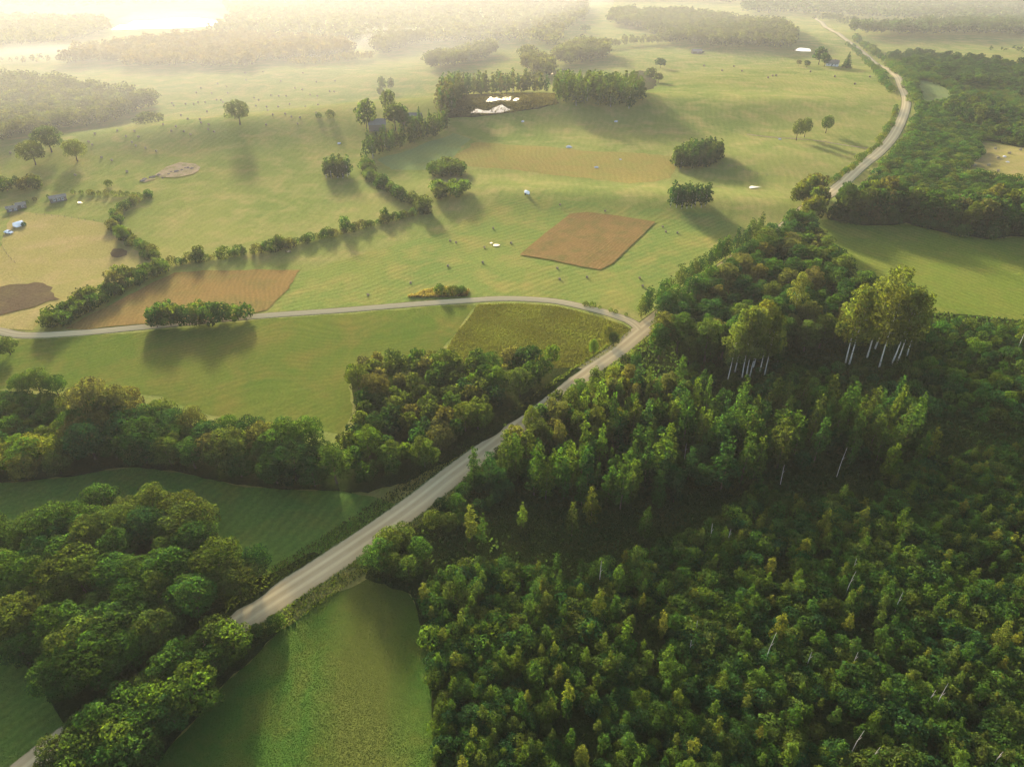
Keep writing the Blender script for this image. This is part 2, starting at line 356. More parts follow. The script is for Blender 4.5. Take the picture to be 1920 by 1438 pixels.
patch('pond', [(910,192),(918,183),(940,182),(960,183),(957,190),(935,189),(920,192)], M['water'], 'narrow strip of open water behind the marsh pond', .2, wob=.2)
patch('pond', [(962,190),(966,185),(972,186),(970,191)], M['water'], 'tiny open pool in the marsh', .2, wob=.1)
patch('pond', [(1028,141),(1040,134),(1048,131),(1066,131),(1066,137),(1045,140)], M['water'], 'small bright pool behind the pond wood', .2, wob=.2)
patch('pond', [(1486,96),(1500,91),(1518,93),(1520,98),(1502,98)], M['water'], 'white shining pond near the white farmhouse', .2, wob=.1)
patch('pond', [(1294,99),(1306,96),(1322,98),(1318,101),(1300,102)], M['water'], 'small shining pond at the wood edge', .2, wob=.1)
patch('lake', [(1896,210),(1915,202),(1990,190),(1990,225),(1915,222)], M['water'], 'lake corner shining at the right edge', .2, wob=.1)
patch('lake', [(208,58),(225,48),(260,40),(330,34),(420,40),(430,46),(380,52),(290,56)], M['water'], 'misty white lake beyond the left woods', .2, wob=.3)
patch('puddle', [(1404,353),(1408,350),(1414,351),(1425,352),(1414,354),(1407,355)], M['water'], 'white puddle in the meadow right of the dark clumps', .2, wob=.1)
for q in ((150,381,7,2.2),(930,461,7,2.5),(920,457,4,1.4),(541,473,6,1.6)):
    patch('puddle', [(q[0]+q[2]*math.cos(t)*(1+.3*math.sin(3*t)), q[1]+q[3]*math.sin(t)) for t in np.linspace(0, 6.28, 9)[:-1]], M['water'],
          {150:'small white puddle in the fenced paddock',930:'wet furrows shining beside the orange crop square',920:'sliver of water beside the wet furrows',541:'small white puddle below the long hedge'}[q[0]], .2)

def catmull(P, n=10):
    P = [P[0]] + list(P) + [P[-1]]; out = []
    for i in range(1, len(P) - 2):
        a, b, c, d = (np.array(P[j]) for j in (i-1, i, i+1, i+2))
        for t in np.linspace(0, 1, n, endpoint=False):
            out.append(.5*((2*b)+(-a+c)*t+(2*a-5*b+4*c-d)*t*t+(-a+3*b-3*c+d)*t**3))
    out.append(np.array(P[-2])); return out
def ribbon(name, px, width, mat, label, lift=.16, n=10):
    c = catmull(GP(px), n); V = []; F = []; UV = []; L = 0
    prof = [(-.62, -.12), (-.5, .6), (-.2, 1), (0, 1.12), (.2, 1), (.5, .6), (.62, -.12)]
    for i, p in enumerate(c):
        d = c[min(i+1, len(c)-1)] - c[max(i-1, 0)]; d = d / (np.hypot(*d) + 1e-9); nr = np.array([d[1], -d[0]])
        if i: L += np.hypot(*(p - c[i-1]))
        far = max(0, (np.hypot(*p) - 250) / 1200)
        for u, h in prof:
            q = p + nr * u * width; V.append((q[0], q[1], float(H(*q)) + h * (lift + far * .8))); UV.append((u/1.1 + .5, L))
    m = len(prof)
    for i in range(len(c) - 1):
        for k in range(m - 1): F.append((i*m+k, (i+1)*m+k, (i+1)*m+k+1, i*m+k+1))
    F = [f[::-1] for f in F]
    me = mesh_np(name, np.array(V), np.array(F), mat, True)
    uv = me.uv_layers.new(name='UVMap'); uv.data.foreach_set('uv', np.array(UV, np.float32)[np.array(F).ravel()].ravel())
    return tag(link(bpy.data.objects.new(name, me)), label, kind='structure'), c
_, ROADC = ribbon('road', [(-120,1600),(75,1428),(250,1300),(430,1178),(640,1042),(773,950),(847,892),(930,830),(990,782),(1097,699),(1160,655),(1203,620),(1300,545),(1390,480),(1480,420),(1567,355),(1597,328),(1647,287),(1677,252),(1695,213),(1699,187),(1688,157),(1668,133),(1633,113),(1620,101),(1603,88),(1590,78),(1568,62),(1543,46),(1527,34)], 6.9, M['road'], 'pale gravel main road running diagonally through the picture')
_, SIDEC = ribbon('road', [(1204,622),(1190,608),(1168,597),(1120,582),(1040,565),(950,560),(873,564),(773,571),(640,582),(473,594),(273,613),(167,623),(67,629),(27,627),(0,621),(-80,605)], 4.2, M['road'], 'narrow gravel side road curving off to the left')
ribbon('path', [(1400,252),(1450,258),(1520,263),(1580,272),(1628,279)], 1.6, M['soil'], 'faint footpath past the pair of lone trees', .06, 6)
# ------------------------------------------------------------------ foliage prototypes
def rdir(n, r):
    v = r.normal(size=(n, 3)); return v / np.linalg.norm(v, axis=1, keepdims=True)
def leaves(lobes, dens, size, r, droop=0.0, keep=.72, up=.25):
    C = np.array([l[:3] for l in lobes]); A = np.array([l[3:6] for l in lobes]); P = []; N = []; W = []
    for i in range(len(lobes)):
        a = A[i]; area = 4 * math.pi * ((a[0]*a[1])**1.6/3 + 2*((a[0]*a[2])**1.6)/3) ** (1/1.6)
        n = max(6, int(area * dens)); d = rdir(n, r); d = d[(d[:,2] > -.55) | (r.random(n) < .35)]
        p = C[i] + d * a * r.uniform(.78, 1.08, (len(d), 1)); nn = d / a; nn /= np.linalg.norm(nn, axis=1, keepdims=True)
        P.append(p); N.append(nn); W.append(np.full(len(d), r.uniform(0, .55)))
    P = np.concatenate(P); N = np.concatenate(N); W = np.concatenate(W)
    ok = np.ones(len(P), bool)
    for i in range(len(lobes)):
        q = np.sum(((P - C[i]) / A[i]) ** 2, 1); ok &= q > keep * keep
    P, N, W = P[ok], N[ok], W[ok]; n = len(P)
    N = N + r.normal(size=(n, 3)) * .55 + np.array([0, 0, up]); N /= np.linalg.norm(N, axis=1, keepdims=True)
    T = np.cross(N, rdir(n, r)); T /= np.linalg.norm(T, axis=1, keepdims=True) + 1e-9; B = np.cross(N, T)
    s = size * r.uniform(.55, 1.3, (n, 1)); t = s * r.uniform(.55, 1, (n, 1))
    Vv = np.stack([P - T*s*.6, P - B*t*.5 + T*s*.1, P + T*s*.6, P + B*t*.5 + T*s*.1], 1)
    if droop: Vv[:, 2, 2] -= droop * s[:, 0]
    return Vv.reshape(-1, 3), W + r.uniform(0, .45, n)
def quads(V): return np.arange(len(V)).reshape(-1, 4)
def lob_round(r, Rr, zc, hz, n, lr=(.26, .42), ctr=.6, low=1.72):
    L = [(0, 0, zc, Rr*ctr, Rr*ctr, hz*ctr)]
    for i in range(n):
        z = 1 - low * (i + .5) / n; t = i * 2.39996 + r.uniform(-.5, .5); q = math.sqrt(max(0, 1 - z*z))
        k = r.uniform(.60, .82); s = Rr * r.uniform(*lr)
        L.append((q*math.cos(t)*Rr*k, q*math.sin(t)*Rr*k, zc + z*hz*k, s*r.uniform(.9,1.15), s*r.uniform(.9,1.15), s*r.uniform(.75,1.0)))
    return L
def lob_column(r, h, Rr, base, n, top=.34):
    L = []
    for i in range(n):
        f = (i + .5) / n; z = base + (h - base) * f; w = Rr * (min(1, .45 + 2.2*f) if f < .3 else 1 - (1-top) * ((f-.3)/.7) ** 1.25)
        t = i * 2.39996 + r.uniform(-.4, .4); k = r.uniform(.2, .85); s = w * r.uniform(.34, .66); z += r.uniform(-.04,.04)*h
        L.append((math.cos(t)*w*k, math.sin(t)*w*k, z, s, s, s*r.uniform(.9, 1.7)))
    L.append((0, 0, base + (h-base)*.45, Rr*.45, Rr*.45, (h-base)*.4))
    return L
def trunk_mesh(name, h, r0, r, mat, limbs=4, lean=.02, top=.12, z0=.35, ll=.28):
    b = MB(); pts = []; x = y = 0
    for i in range(6):
        f = i / 5; pts.append((x, y, f*h - .3)); x += r.uniform(-1,1)*lean*h; y += r.uniform(-1,1)*lean*h
    b.tube(pts, [r0*(1 - (1-top)*i/5) * (1.25 if i == 0 else 1) for i in range(6)], 7)
    for i in range(limbs):
        f = z0 + (.85-z0) * i / max(1, limbs); k = f*5; a = int(k); p = Vector(pts[a]).lerp(Vector(pts[min(a+1,5)]), k-a)
        t = i*2.4 + r.uniform(0,1); l = h * ll * (1-f*.4); d = Vector((math.cos(t), math.sin(t), .8))
        b.tube([p, p + d*l*.5, p + d*l + Vector((0,0,l*.12))], [r0*.42*(1-f*.5), r0*.26*(1-f*.5), r0*.08], 5)
    return b.mesh(name, mat, True)
PROTO = {}
def proto(kind, crown, trunk=None, h=1.0, var=None):
    V, W = crown
    PROTO.setdefault(kind, []).append((mesh_np(kind + '_crown', V, quads(V), M['leaf'], False, W), trunk, h, (V, W)))
for i in range(7):                                              # round leafy trees about 11 m tall
    r = np.random.default_rng(100+i); Rr = r.uniform(3.9, 4.9); h = r.uniform(9.8, 11.5); hz = h*.43; zc = h - hz*1.02
    proto('round', leaves(lob_round(r, Rr, zc, hz, int(r.integers(26, 40)), (.22,.38)), 12.5, .34, r), trunk_mesh('trunk', h*.75, .26, r, M['bark']), h)
for i in range(5):                                              # the same, lighter, for the middle distance
    r = np.random.default_rng(140+i); Rr = r.uniform(3.6, 4.6); h = r.uniform(10, 12); hz = h*.44; zc = h - hz*1.02
    proto('mid', leaves(lob_round(r, Rr, zc, hz, 16), 2.6, .85, r), trunk_mesh('trunk', h*.75, .24, r, M['bark'], 3), h)
for i in range(6):                                              # tall full-crowned trees about 16 m
    r = np.random.default_rng(170+i); Rr = r.uniform(3.6, 4.5); h = r.uniform(14.5, 17); hz = h*.45; zc = h - hz*1.02
    proto('tall', leaves(lob_round(r, Rr, zc, hz, int(r.integers(34, 46)), (.22,.36), .55, 1.85), 8.5, .42, r, .2), trunk_mesh('trunk', h*.75, .28, r, M['bark']), h)
for i in range(6):                                              # bushy trees, leaves down to the grass, about 7 m
    r = np.random.default_rng(185+i); Rr = r.uniform(2.9, 3.6); h = r.uniform(6.5, 7.6); hz = h*.5; zc = h*.5
    proto('bushy', leaves(lob_round(r, Rr, zc, hz, int(r.integers(24, 34)), (.22,.38), .66, 1.9), 12, .33, r), trunk_mesh('trunk', h*.7, .16, r, M['bark'], 3), h)
for i in range(4):                                              # the same, lighter, for the middle distance
    r = np.random.default_rng(195+i); Rr = r.uniform(2.8, 3.5); h = r.uniform(6.3, 7.6)
    proto('bushymid', leaves(lob_round(r, Rr, h*.5, h*.5, 16, (.26,.42), .66, 1.9), 3.6, .65, r), trunk_mesh('trunk', h*.7, .16, r, M['bark'], 2), h)
for i in range(9):                                              # slim young aspens and birches about 12 m tall
    r = np.random.default_rng(200+i); h = r.uniform(10.5, 13); Rr = r.uniform(1.3, 2.1)
    proto('slim', leaves(lob_column(r, h, Rr, h*.09, int(r.integers(16, 26))), 11, .35, r, .4), trunk_mesh('trunk', h*.9, .12, r, M['bark'], 3, .012, .12, .35, .1), h)
for i in range(4):                                              # the same, lighter, for the middle distance
    r = np.random.default_rng(240+i); h = r.uniform(12, 15); Rr = r.uniform(1.9, 2.6)
    proto('slimfar', leaves(lob_column(r, h, Rr, h*.1, 12), 3.2, .75, r, .4), trunk_mesh('trunk', h*.9, .16, r, M['birch'], 2, .01), h)
for i in range(5):                                              # tall airy birches, bare white stems below
    r = np.random.default_rng(300+i); h = r.uniform(23, 26); L = []
    for k in range(52):
        f = k/51; z = h*(.36 + .62*f); w = 3.4 * math.sin(math.pi * (.24 + .68*f)) ** .75; t = k*2.4 + r.uniform(-.4,.4); kk = r.uniform(.15, .95); s = r.uniform(.6, 1.15)
        L.append((math.cos(t)*w*kk, math.sin(t)*w*kk, z, s, s, s*r.uniform(1.1, 1.8)))
    proto('birch', leaves(L, 5.4, .42, r, .8, .6), trunk_mesh('trunk', h*.93, .15, r, M['birch'], 6, .006, .1, .5, .12), h)
for i in range(6):                                              # rounded willow shrubs about 4 m tall
    r = np.random.default_rng(400+i); Rr = r.uniform(2.1, 2.8); h = r.uniform(3.3, 4.4); L = []
    for k in range(int(r.integers(14, 22))):
        t = k*2.4 + r.uniform(-.4,.4); q = math.sqrt((k+.5)/18); s = r.uniform(.55, .95)
        L.append((math.cos(t)*Rr*q*.8, math.sin(t)*Rr*q*.8, (h-s)*math.sqrt(max(.05, 1-.75*q*q)), s, s, s*.95))
    L.append((0, 0, h*.3, Rr*.75, Rr*.75, h*.45))
    proto('shrub', leaves(L, 17, .27, r, 0, .7), None, h)
for i in range(4):                                              # coarse shrub for the massed remainder and far hedges
    r = np.random.default_rng(440+i); Rr = r.uniform(2.1, 2.8); h = r.uniform(3.2, 4.2)
    L = [(0, 0, h*.3, Rr*.8, Rr*.8, h*.5)] + [(math.cos(k*2.4)*Rr*math.sqrt((k+.5)/9)*.75, math.sin(k*2.4)*Rr*math.sqrt((k+.5)/9)*.75, h*(.82-.05*k), .95, .95, .85) for k in range(9)]
    proto('shrublite', leaves(L, 8, .40, r, 0, .75), None, h)
for i in range(2):                                              # spruces
    r = np.random.default_rng(500+i); h = 14; L = []
    for k in range(30):
        f = k/29; w = 3.2*(1-f)**.9 + .15; t = k*2.4
        L.append((math.cos(t)*w*.55, math.sin(t)*w*.55, h*(.06+.92*f), w*.55+.1, w*.55+.1, .55))
    proto('spruce', leaves(L, 4, .6, r, .5, .6), trunk_mesh('trunk', h*.95, .2, r, M['bark'], 0, .004), h)
for i in range(5):                                              # whole far-off tree, few big leaf clumps
    r = np.random.default_rng(600+i); h = r.uniform(13, 17); Rr = r.uniform(3.6, 5)
    V, W = leaves(lob_round(r, Rr, h*.58, h*.42, 7, (.32,.5), .7), .42, 2.0, r, 0, .8); PROTO.setdefault('far', []).append((None, None, h, (V, W)))
    V, W = leaves(lob_round(r, Rr, h*.55, h*.45, 9, (.28,.46), .7, 1.5), 1.0, 1.15, r, 0, .8); PROTO.setdefault('farfine', []).append((None, None, h, (V, W*.7)))

GREEN, DARK, OLIVE = (.043,.086,.019), (.026,.062,.021), (.060,.088,.021)
YELL, TAN, LIME = (.100,.118,.023), (.084,.090,.032), (.072,.118,.020)
TONE = {GREEN:'green', DARK:'dark', OLIVE:'olive', YELL:'yellow', TAN:'tan', LIME:'lime'}
GOLD = (.102, .132, .032); TONE[GOLD] = 'golden'
def jitter(c, j=.16):
    k = 1 + random.uniform(-j, j); return (c[0]*k*(1+random.uniform(-.1,.1)), c[1]*k, c[2]*k*(1+random.uniform(-.15,.15)), 1)
QUEUE = []
def tree(kind, name, x, y, h, tone, label, cat, group, wide=1.0, lean=0, which=None, rz=None):
    rz = random.uniform(0, 6.28) if rz is None else rz
    P = PROTO[kind]; QUEUE.append((kind, name, x, y, h, jitter(tone), label, cat, group, wide, lean, random.randrange(len(P)) if which is None else which % len(P), rz))
def grow(kind, name, x, y, h, col, label, cat, group, wide, lean, which, rz):
    me, tr, ph, _ = PROTO[kind][which]; sc = h / ph; z = float(H(x, y))
    if tr is None:
        o = link(bpy.data.objects.new(name, me)); o.location = (x, y, z); o.rotation_euler = (0, 0, rz); o.scale = (sc*wide, sc*wide, sc)
        o.color = col; return tag(o, label, cat, group)
    root = empty(name, (x, y, z), rz); root.scale = (sc*wide, sc*wide, sc)
    root.rotation_euler = (lean*math.sin(rz*7), lean*math.cos(rz*5), rz)
    c = link(bpy.data.objects.new('crown', me), root); c.color = col
    link(bpy.data.objects.new('trunk', tr), root)
    return tag(root, label, cat, group)
LITE = {'round':'mid', 'tall':'mid', 'bushy':'bushymid', 'slim':'slimfar', 'shrub':'shrublite'}
def grow_all(limit=292):
    """the largest in the photograph become things, up to LIMIT of a kind; what is left of a kind becomes one mass"""
    for name in dict.fromkeys(q[1] for q in QUEUE):
        Q = [q for q in QUEUE if q[1] == name]
        def size(q):
            u, v = px_of(q[2], q[3]); d = math.hypot(q[2], q[3], CAM_H)
            vis = -50 < u < 1970 and v - 3*q[4]*1000/d < 1445
            return (1e6 if q[8] is None else 0) + q[4] * q[9] / d * (1 if vis else .001)
        Q.sort(key=size, reverse=True)
        far = [q for q in Q[limit:]] + [q for q in Q[:limit] if size(q) < 1e-3 * .2]; near = [q for q in Q[:limit] if not size(q) < 1e-3 * .2]
        for q in near: grow(*q)
        if far: mass(name + 's', None, [(q[2], q[3], q[4], q[9], 0, LITE.get(q[0], q[0]), q[5]) for q in far], f'the remaining {name.replace("_"," ")}s of the woods seen as one mass')
        print('KIND', name, len(near), len(far))

def scatter(poly, d, tries=30, rnd=.35, world=False, avoid=None):
    P = np.array(poly if world else GP(poly)); x0, y0 = P.min(0); x1, y1 = P.max(0); pts = []; cell = d; grid = {}
    n = int((x1-x0)*(y1-y0)/(d*d)*tries/3); xs = RNG.uniform(x0, x1, n); ys = RNG.uniform(y0, y1, n); ok = inside(P, xs, ys)
    for x, y in zip(xs[ok], ys[ok]):
        i, j = int(x//cell), int(y//cell); dd = d * RNG.uniform(1-rnd, 1+rnd*.3); good = True
        for a in (-1,0,1):
            for b in (-1,0,1):
                for q in grid.get((i+a, j+b), ()):
                    if (q[0]-x)**2+(q[1]-y)**2 < dd*dd: good = False
        if good and road_clear(x, y, avoid): grid.setdefault((i,j), []).append((x,y)); pts.append((x,y))
    return pts
RC = np.array(ROADC); SC_ = np.array(SIDEC)
def seg_dist(L, x, y):
    a, b = L[:-1], L[1:]; ab = b-a; t = np.clip(((np.array([x,y])-a)*ab).sum(1)/((ab**2).sum(1)+1e-9), 0, 1)
    return float(np.hypot(*((a+ab*t[:,None])-np.array([x,y])).T).min())
def road_clear(x, y, avoid=None):
    m = 2.0 if avoid is None else avoid
    return seg_dist(RC, x, y) > 3.9+m and seg_dist(SC_, x, y) > 2.3+m
def px_of(x, y):
    z = float(H(x, y)) - CAM_H; dz = y*_c - z*_s; return 960 + FPX*x/dz, 719 - FPX*(y*_s + z*_c)/dz

# where in its wood a tree stands, in words
def spot(pts, names=None):
    """cell of the wood each point stands in: (left..right) x (front..back)"""
    q = np.array([px_of(*p) for p in pts]); out = []
    lo, hi = q.min(0), q.max(0)
    for u, v in q:
        a = (u-lo[0])/(hi[0]-lo[0]+1e-6); b = (v-lo[1])/(hi[1]-lo[1]+1e-6)
        out.append((['far left','left','middle','right','far right'][min(4,int(a*5))], ['back','middle','front'][min(2,int(b*3))]))
    return out
def wood(poly, kind, name, d, hr, tones, noun, where, cat, group, wide=(.9,1.15), lean=0, limit=None, avoid=None, world=False, pts=None):
    pts = pts if pts is not None else scatter(poly, d, avoid=avoid, world=world)
    if limit and len(pts) > limit: pts = sorted(pts, key=lambda p: p[0]**2+p[1]**2)[:limit]
    if not pts: return []
    for (x, y), (a, b) in zip(pts, spot(pts)):
        t = random.choice(tones); f = random.random(); h = hr[0] + (hr[1]-hr[0])*f
        size = 'low' if f < .33 else 'tall' if f > .66 else 'medium'
        side = f'{a} {b}' if b != 'middle' and a != 'middle' else ('centre' if a == b else (a if a != 'middle' else b))
        tree(kind, name, x, y, h, t, f'{size} {TONE[t]} {noun} {where}, {side}', cat, group, random.uniform(*wide), lean)
    return pts

# ---- near woods
wood([(-60,1060),(80,990),(200,960),(320,970),(390,1005),(400,1060),(440,1085),(500,1075),(560,1045),(490,1095),(420,1160),(330,1225),(240,1290),(170,1320),(110,1340),(80,1290),(30,1235),(-60,1215)],
     'round','broadleaf_tree',6.5,(8.0,11.5),[GREEN,GREEN,OLIVE,OLIVE,GREEN,DARK],'leafy tree','in the lower left wood','tree','trees of the lower left wood',(1.0,1.25),avoid=1.5)
wood([(150,878),(250,868),(330,878),(470,907),(650,918),(648,868),(560,848),(420,830),(330,800),(270,798),(160,762)],
     'round','broadleaf_tree',6.4,(9,13),[GREEN,GREEN,OLIVE,DARK,TAN],'leafy tree','in the belt above the shaded meadow','tree','trees of the belt on the left',(.95,1.2))
wood([(-60,900),(60,898),(160,884),(155,850),(-60,855)],'bushy','bushy_tree',5.4,(7,9.5),[YELL,OLIVE,LIME],'leafy tree','at the left end of the belt','tree','trees of the belt on the left',(1,1.2))
wood([(655,710),(720,688),(850,700),(1000,690),(1080,686),(1000,755),(930,808),(850,852),(760,895),(690,918),(655,908),(655,830),(690,795),(668,745)],
     'round','broadleaf_tree',5.6,(7,10.5),[GREEN,OLIVE,OLIVE,LIME,DARK,TAN],'leafy tree','in the clump left of the main road','tree','trees of the clump left of the road',(.85,1.1),avoid=3)
wood([(430,1205),(340,1275),(220,1362),(120,1440),(150,1500),(240,1500),(330,1375),(435,1255),(470,1215)],
     'bushy','bushy_tree',4.2,(7.2,9.8),[GREEN,LIME,OLIVE,GREEN],'bushy tree','in the roadside row at lower left','tree','trees of the roadside row at lower left',(1.0,1.25),avoid=.6)
wood([(690,1050),(755,1020),(800,1050),(795,1082),(720,1090)],'bushy','bushy_tree',4.3,(5.5,7.8),[GREEN,OLIVE],'bushy tree','between road and small near meadow','tree','bushy trees beside the near meadow',(1,1.2),avoid=.6)
wood([(1010,802),(1085,745),(1185,738),(1270,748),(1290,800),(1150,850),(1000,865),(935,868)],'tall','broadleaf_tree',5.4,(9,13.5),[TAN,OLIVE,YELL,GREEN,OLIVE],'leafy tree','right of the main road at its middle','tree','trees right of the road at its middle',(.7,.95),avoid=1.2)
wood([(1215,650),(1250,602),(1310,562),(1400,498),(1490,440),(1515,445),(1545,505),(1590,565),(1700,600),(1600,645),(1480,665),(1320,685),(1235,690)],
     'tall','broadleaf_tree',6.2,(11,17.5),[GREEN,DARK,GREEN,OLIVE,TAN,DARK],'leafy tree','in the belt right of the junction','tree','trees of the belt right of the junction',(1.05,1.35),avoid=1.5)
wood([(1190,600),(1240,570),(1300,518),(1390,462),(1422,440),(1432,446),(1390,474),(1300,534),(1240,584)],'slim','slim_tree',3.3,(8,12),[GREEN,OLIVE,DARK],'slim tree','in the roadside row past the junction','tree','slim trees along the road past the junction',(1.3,1.8),avoid=.3)
wood([(1488,392),(1510,372),(1532,366),(1540,388),(1528,420),(1510,420)],'tall','broadleaf_tree',4.6,(11,16),[YELL,TAN,OLIVE],'leafy tree','where the road leaves the belt','tree','tan trees where the road emerges',(.8,1),avoid=.5)
wood([(1556,408),(1620,420),(1700,415),(1780,434),(1850,446),(1980,436),(2500,420),(2500,390),(1980,398),(1800,400),(1700,392),(1575,394)],'tall','broadleaf_tree',6.2,(8,19),[GREEN,OLIVE,DARK,TAN,GREEN],'leafy tree','in the line behind the green pasture','tree','trees of the line behind the pasture',(.8,1.05),avoid=.5)
wood([(1765,208),(1830,192),(1900,232),(1980,262),(1980,290),(1850,258),(1800,232)],'mid','broadleaf_tree',8,(9,13),[DARK,GREEN,OLIVE],'leafy tree','in the wood by the right lake','tree','trees of the wood by the right lake',(1,1.25))
wood([(1668,108),(1720,108),(1860,120),(1980,140),(1980,195),(1900,188),(1880,170),(1800,165),(1760,150),(1700,130)],'mid','broadleaf_tree',13,(8,12),[DARK,GREEN,DARK],'dark tree','in the thicket beyond the road bend','tree','trees of the far right thicket',(1.3,1.7))

# ---- slim aspens and birches of the big wood
B1 = [(960,880),(1060,820),(1150,760),(1270,740),(1330,760),(1700,780),(1720,850),(1600,880),(1470,880),(1320,935),(1200,960),(1100,950),(950,930),(880,905)]
b1 = scatter(B1, 5.2, rnd=.6); RNG.shuffle(b1); b1 = [tuple(p) for p in b1]; nb1 = int(len(b1)*.72)
wood(None,'slim','slim_tree',0,(9,17),[GREEN,GREEN,DARK,LIME,OLIVE],'slim tree','in the middle of the big dark wood','tree','slim trees of the big dark wood',(.9,1.6),lean=.035,pts=b1[:nb1])
wood(None,'bushy','bushy_tree',0,(4.5,9),[GREEN,DARK,DARK,OLIVE],'bushy tree','among slim trees of the big wood','tree','bushy trees among the slim ones',(.7,1.0),pts=b1[nb1:])
for k,(u,v,h) in enumerate([(885,1012,11),(905,1020,10),(978,992,9),(1072,1005,11),(1108,985,12),(1205,1010,10),(1155,1105,8),(1190,1075,9),(1120,1165,10),(1150,1160,8),(1170,1215,9),(1130,1235,8),(1240,1190,8),(1000,1290,9),(945,1255,7),(970,1265,8),(1065,1330,9),(975,1350,9),(1245,1260,9),(1140,1270,8),(1340,1385,7),(1480,1370,8),(1470,1440,8),(1350,1310,8),(1455,1205,9),(1650,1140,9),(1680,1005,9),(1690,1020,8),(1860,1220,9),(1800,1250,8),(1750,1160,8),(1780,905,8),(1540,1000,8),(1720,870,12),(1660,900,13),(1665,875,13),(1740,860,11),(1830,800,9),(980,1440,7),(915,1085,6),(1015,1120,6)]):
    w_ = 'left of the small clearing' if u < 950 else 'in the small clearing' if v < 1020 and u < 1230 else 'among the low shrubs'
    b_ = 'near the bottom' if v > 1280 else 'at mid height' if v > 1050 else 'at the top'
    t_ = [YELL,GREEN,LIME,OLIVE][k % 4]; x, y = G(u, v)
    tree('slim','slim_tree',x,y,h,t_, f'lone {TONE[t_]} slim tree {w_}, {b_}, {"left" if u<1200 else "middle" if u<1550 else "right"} part','tree','lone slim trees above the shrubs',1.15,.04)
# ---- tall birches
for k,(u,v,h) in enumerate([(1364,714,21),(1377,700,23),(1391,709,25),(1399,708,25),(1405,709,24),(1424,699,24),(1433,704,23),(1412,690,25)]):
    x, y = G(u, v); tree('birch','birch_tree',x,y,h,GOLD if k<4 else YELL,f'tall yellow-green birch with white trunk in the left birch group, {["leftmost","second from left","third from left","fourth from left","fifth from left","third from right","rightmost","hindmost"][k]}','tree','birches of the left group',1.35,.015,k)
for k,(u,v,h) in enumerate([(1585,681,28),(1592,684,27),(1625,672,30),(1648,690,29),(1671,685,28),(1680,684,27),(1700,668,24),(1640,655,31)]):
    x, y = G(u, v); tree('birch','birch_tree',x,y,h,YELL if k%2 else GOLD,f'very tall birch in the right birch group above the wood, {["leftmost","second from left","third from left","at its middle front","third from right","second from right","rightmost","hindmost"][k]}','tree','birches of the right group',1.45,.02,k+2)
for k,(u,v,h,t_,l_) in enumerate([(1478,622,23,GOLD,'single pale yellow birch standing above the dark belt between the birch groups'),(1930,668,22,GOLD,'yellow-green birch cut by the right edge of the picture'),(1908,655,19,OLIVE,'olive birch beside the one at the right picture edge'),(1455,690,9,GREEN,'small spreading tree between the two birch groups')]):
    x, y = G(u, v); tree('birch','birch_tree',x,y,h,t_,l_,'tree',None,1.15,.01,k)

# ---- shrubs: the big wood's shrubland, 300 individual, the rest one mass
A_ = [(820,1490),(818,1300),(805,1200),(790,1120),(830,1075),(900,1060),(1010,1075),(1200,1050),(1310,1000),(1420,920),(1500,950),(1600,930),(1700,890),(1990,820),(1990,1490)]
sp = [p for p in scatter(A_, 2.7, rnd=.55) if math.sin(p[0]*.13+1.7*math.sin(p[1]*.09))*math.sin(p[1]*.15+.8)+.35*math.sin(p[0]*.4) > -.72]; sp.sort(key=lambda p: p[0]**2 + p[1]**2)
D_ = [(1745,606),(1800,600),(1900,615),(1980,650),(1980,815),(1800,790),(1600,742),(1480,745),(1300,725),(1300,692),(1560,695),(1720,690)]
sp2 = scatter(D_, 4.2); sp3 = scatter([(795,985),(872,908),(950,856),(1000,855),(960,930),(850,1000)], 3.4, avoid=.3)
sp4 = scatter([(-70,742),(40,745),(170,765),(290,790),(300,812),(160,820),(155,860),(-70,860)], 3.2); RNG.shuffle(sp4); sp4 = [tuple(p) for p in sp4]
inview = lambda p: -30 < px_of(*p)[0] < 1950 and px_of(*p)[1] < 1480
near = [p for p in sp if inview(p)]; ind = near[:222]; rest = near[222:]
sap = [p for p in scatter(A_, 5.5, rnd=.6) if inview(p)]
wood(None,'slim','sapling',0,(3.6,6.8),[GREEN,LIME,YELL,OLIVE,GREEN],'pointed sapling','among shrubs at lower right','sapling','saplings among the lower right shrubs',(1.1,1.7),pts=sap)
rest = rest + scatter([(1990,650),(2650,660),(2900,1490),(1990,1490)], 4.4) + [p for p in sp if not inview(p)]
wood(None,'shrub','shrub',0,(1.9,4.0),[GREEN,OLIVE,LIME,DARK,DARK],'round shrub','in the shrubland at lower right','shrub','shrubs of the lower right shrubland',(.9,1.15),pts=ind)
wood(None,'shrub','shrub',0,(2.8,5.0),[GREEN,DARK,OLIVE],'shrub','on the right verge of the main road','shrub','shrubs on the road verge',(.8,1.05),pts=sp3[:28])
wood(None,'shrub','shrub',0,(2.5,3.8),[OLIVE,GREEN],'low shrub','in the hollow behind the left belt','shrub','low shrubs behind the left belt',(.9,1.1),pts=sp4[:40]); sp2 = sp2 + sp4[40:]
